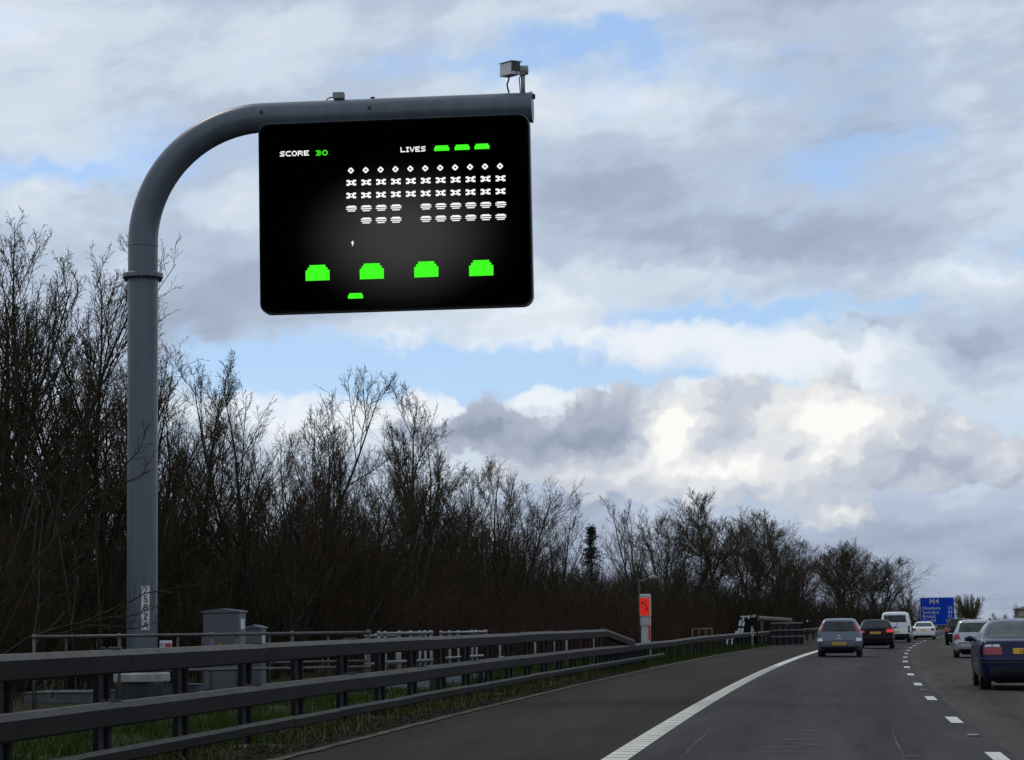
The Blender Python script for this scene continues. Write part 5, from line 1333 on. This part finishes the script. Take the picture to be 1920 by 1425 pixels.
for kk, (y0, y1) in enumerate(((1124, 1116), (1141, 1135))):
    a_, b_ = at(1825, y0, 700), at(1990, y1, 640)
    w_ = empty('power_line', a_, 0, ('upper' if kk == 0 else 'lower')+' faint overhead wire in the sky at the far right', 'wire')
    MB().tube([(b_-a_)*t - Vector((0, 0, 1))*(1.2*4*t*(1-t)*.3) for t in np.linspace(0, 1, 12)], .016, 4).build('wire', MT['cable'], w_)

# undergrowth, grass and litter: nobody could count them
def brush(name, label, n, s0, s1, o0, o1, h0, h1, mat, seed, r=.008, lean=.25, sub=4, spow=1.0):
    g = np.random.default_rng(seed); s = s0+(s1-s0)*g.random(n)**spow; o = o0+(o1-o0)*g.random(n)
    st = np.array([list(rp(a, b, ground_h(a, b)-.05)) for a, b in zip(s, o)]); d = np.column_stack([g.normal(0, lean, n), g.normal(0, lean, n), np.ones(n)])
    P, Rr = grow(g, st, d, g.uniform(h0, h1, n), 6, .02, .12, np.full(n, r), np.full(n, r*.45)); parts = [tubes(P, Rr, 3)]
    _, t, pos, dd, rr = sprout(g, P, Rr, sub, .2, 1, 38, 12); P1, R1 = grow(g, pos, dd, g.uniform(.25, .9, len(t))*(h1/3), 4, .05, .12, np.full(len(t), r*.6), np.full(len(t), r*.35)); parts.append(tubes(P1, R1, 3))
    me = np_mesh(name, *merge(parts), 4); o_ = link(name, me, mat); tag(o_, label, 'undergrowth', kind='stuff'); return o_
brush('undergrowth', 'dense dark bramble and sapling stems under the trees', 6500, 36, 150, -30, -11.5, 1.0, 3.6, MT['brush'], 31, .010, .12, 4)
brush('undergrowth', 'dense dark brush under the more distant trees', 5000, 150, 380, -30, -8.0, 1.5, 4.3, MT['brush'], 32, .018, .12, 4)
brush('undergrowth', 'tall tangled stems filling the back of the wood', 4200, 36, 330, -44, -24, 2.5, 5.0, MT['brush'], 33, .016, .10, 5, 1.4)
brush('undergrowth', 'reddish brushwood between the barrier and the trees', 3000, 64, 135, -12, -6.5, .6, 2.6, MT['twig_red'], 34, .008, .14, 4)
MT['lit_stem'] = material('highlight_stem_bark', (.075, .066, .050), .9, spec=.06, color2=(.13, .12, .10), vscale=2)  # paler stems: twig highlights put into the bark colour
brush('undergrowth', 'scattered stems with highlights in their colour among the dark brush', 900, 38, 190, -24, -11.5, 2.0, 5.5, MT['lit_stem'], 36, .013, .14, 3)
brush('hedge', 'dark far hedge along the right horizon', 2600, 330, 640, 13, 34, 1.6, 3.4, MT['brush'], 35, .05, .15, 4)
def blades(name, label, n, s0, s1, o0, o1, h0, h1, mat, seed, w=.008, pw=1.0, clump=True):
    g = np.random.default_rng(seed)
    s = s0+(s1-s0)*g.random(n)**pw; o = o0+(o1-o0)*g.random(n)
    if clump:
        keep = (np.sin(s*1.7+o*3)+np.sin(s*.63-o*2.1+1)+np.sin(s*3.1+o*5.3)+g.normal(0, .8, n)) > -.7; s, o = s[keep], o[keep]; n = len(s)
    b = np.array([list(rp(a, c_, ground_h(a, c_)-.01)) for a, c_ in zip(s, o)])
    a = g.random(n)*6.28; h = g.uniform(h0, h1, n); lx = g.normal(0, .45, (n, 2))*h[:, None]
    sd = np.column_stack([np.cos(a), np.sin(a), np.zeros(n)])*w
    mid = b+np.column_stack([lx*.3, h*.6]); tp = b+np.column_stack([lx, h])
    V = np.stack([b-sd, b+sd, mid+sd*.7, mid-sd*.7, tp], 1).reshape(-1, 3); k = np.arange(n)[:, None]*5
    Fc = np.concatenate([k+np.array([[0, 1, 2]]), k+np.array([[0, 2, 3]]), k+np.array([[3, 2, 4]])])
    me = np_mesh(name, V, Fc, 3); me.materials.append(mat); return tag(link(name, me), label, 'grass', kind='stuff')
blades('grass', 'green verge grass under the barrier', 52000, 22, 62, -7.5, -3.75, .05, .17, MT['grass'], 41, .007)
blades('grass', 'rough grass along the farther verge', 26000, 60, 135, -7.5, -3.45, .07, .22, MT['grass'], 42, .013)
blades('dry_grass', 'pale dry grass tufts beside the barrier foot', 2200, 21, 60, -5.2, -3.5, .08, .28, MT['drygrass'], 43, .004)
def litter(n, s0, s1, o0, o1, seed, size):
    g = np.random.default_rng(seed); s = s0+(s1-s0)*g.random(n); o = o0+(o1-o0)*g.beta(1.3, 2.2, n)
    c = np.array([list(rp(a, b, max(ground_h(a, b), 0)+.022)) for a, b in zip(s, o)]); c[:, 2] += g.random(n)*.015
    u = unit(np.column_stack([g.normal(0, 1, (n, 2)), g.normal(0, .35, n)])); w = unit(np.cross(u, np.column_stack([g.normal(0, .3, (n, 2)), np.ones(n)]))); z = g.uniform(.5, 1.4, n)[:, None]*size
    V = np.stack([c-u*z, c+w*z*.55, c+u*z, c-w*z*.55], 1).reshape(-1, 3); k = np.arange(n)[:, None]*4
    me = np_mesh('leaf_litter', V, k+np.array([[0, 1, 2, 3]]), 4); me.materials.append(MT['litter']); return tag(link('leaf_litter', me), 'brown dead leaves and dirt along the shoulder edge', 'leaf litter', kind='stuff')
litter(16000, 20, 75, -3.32, -4.9, 51, .022)
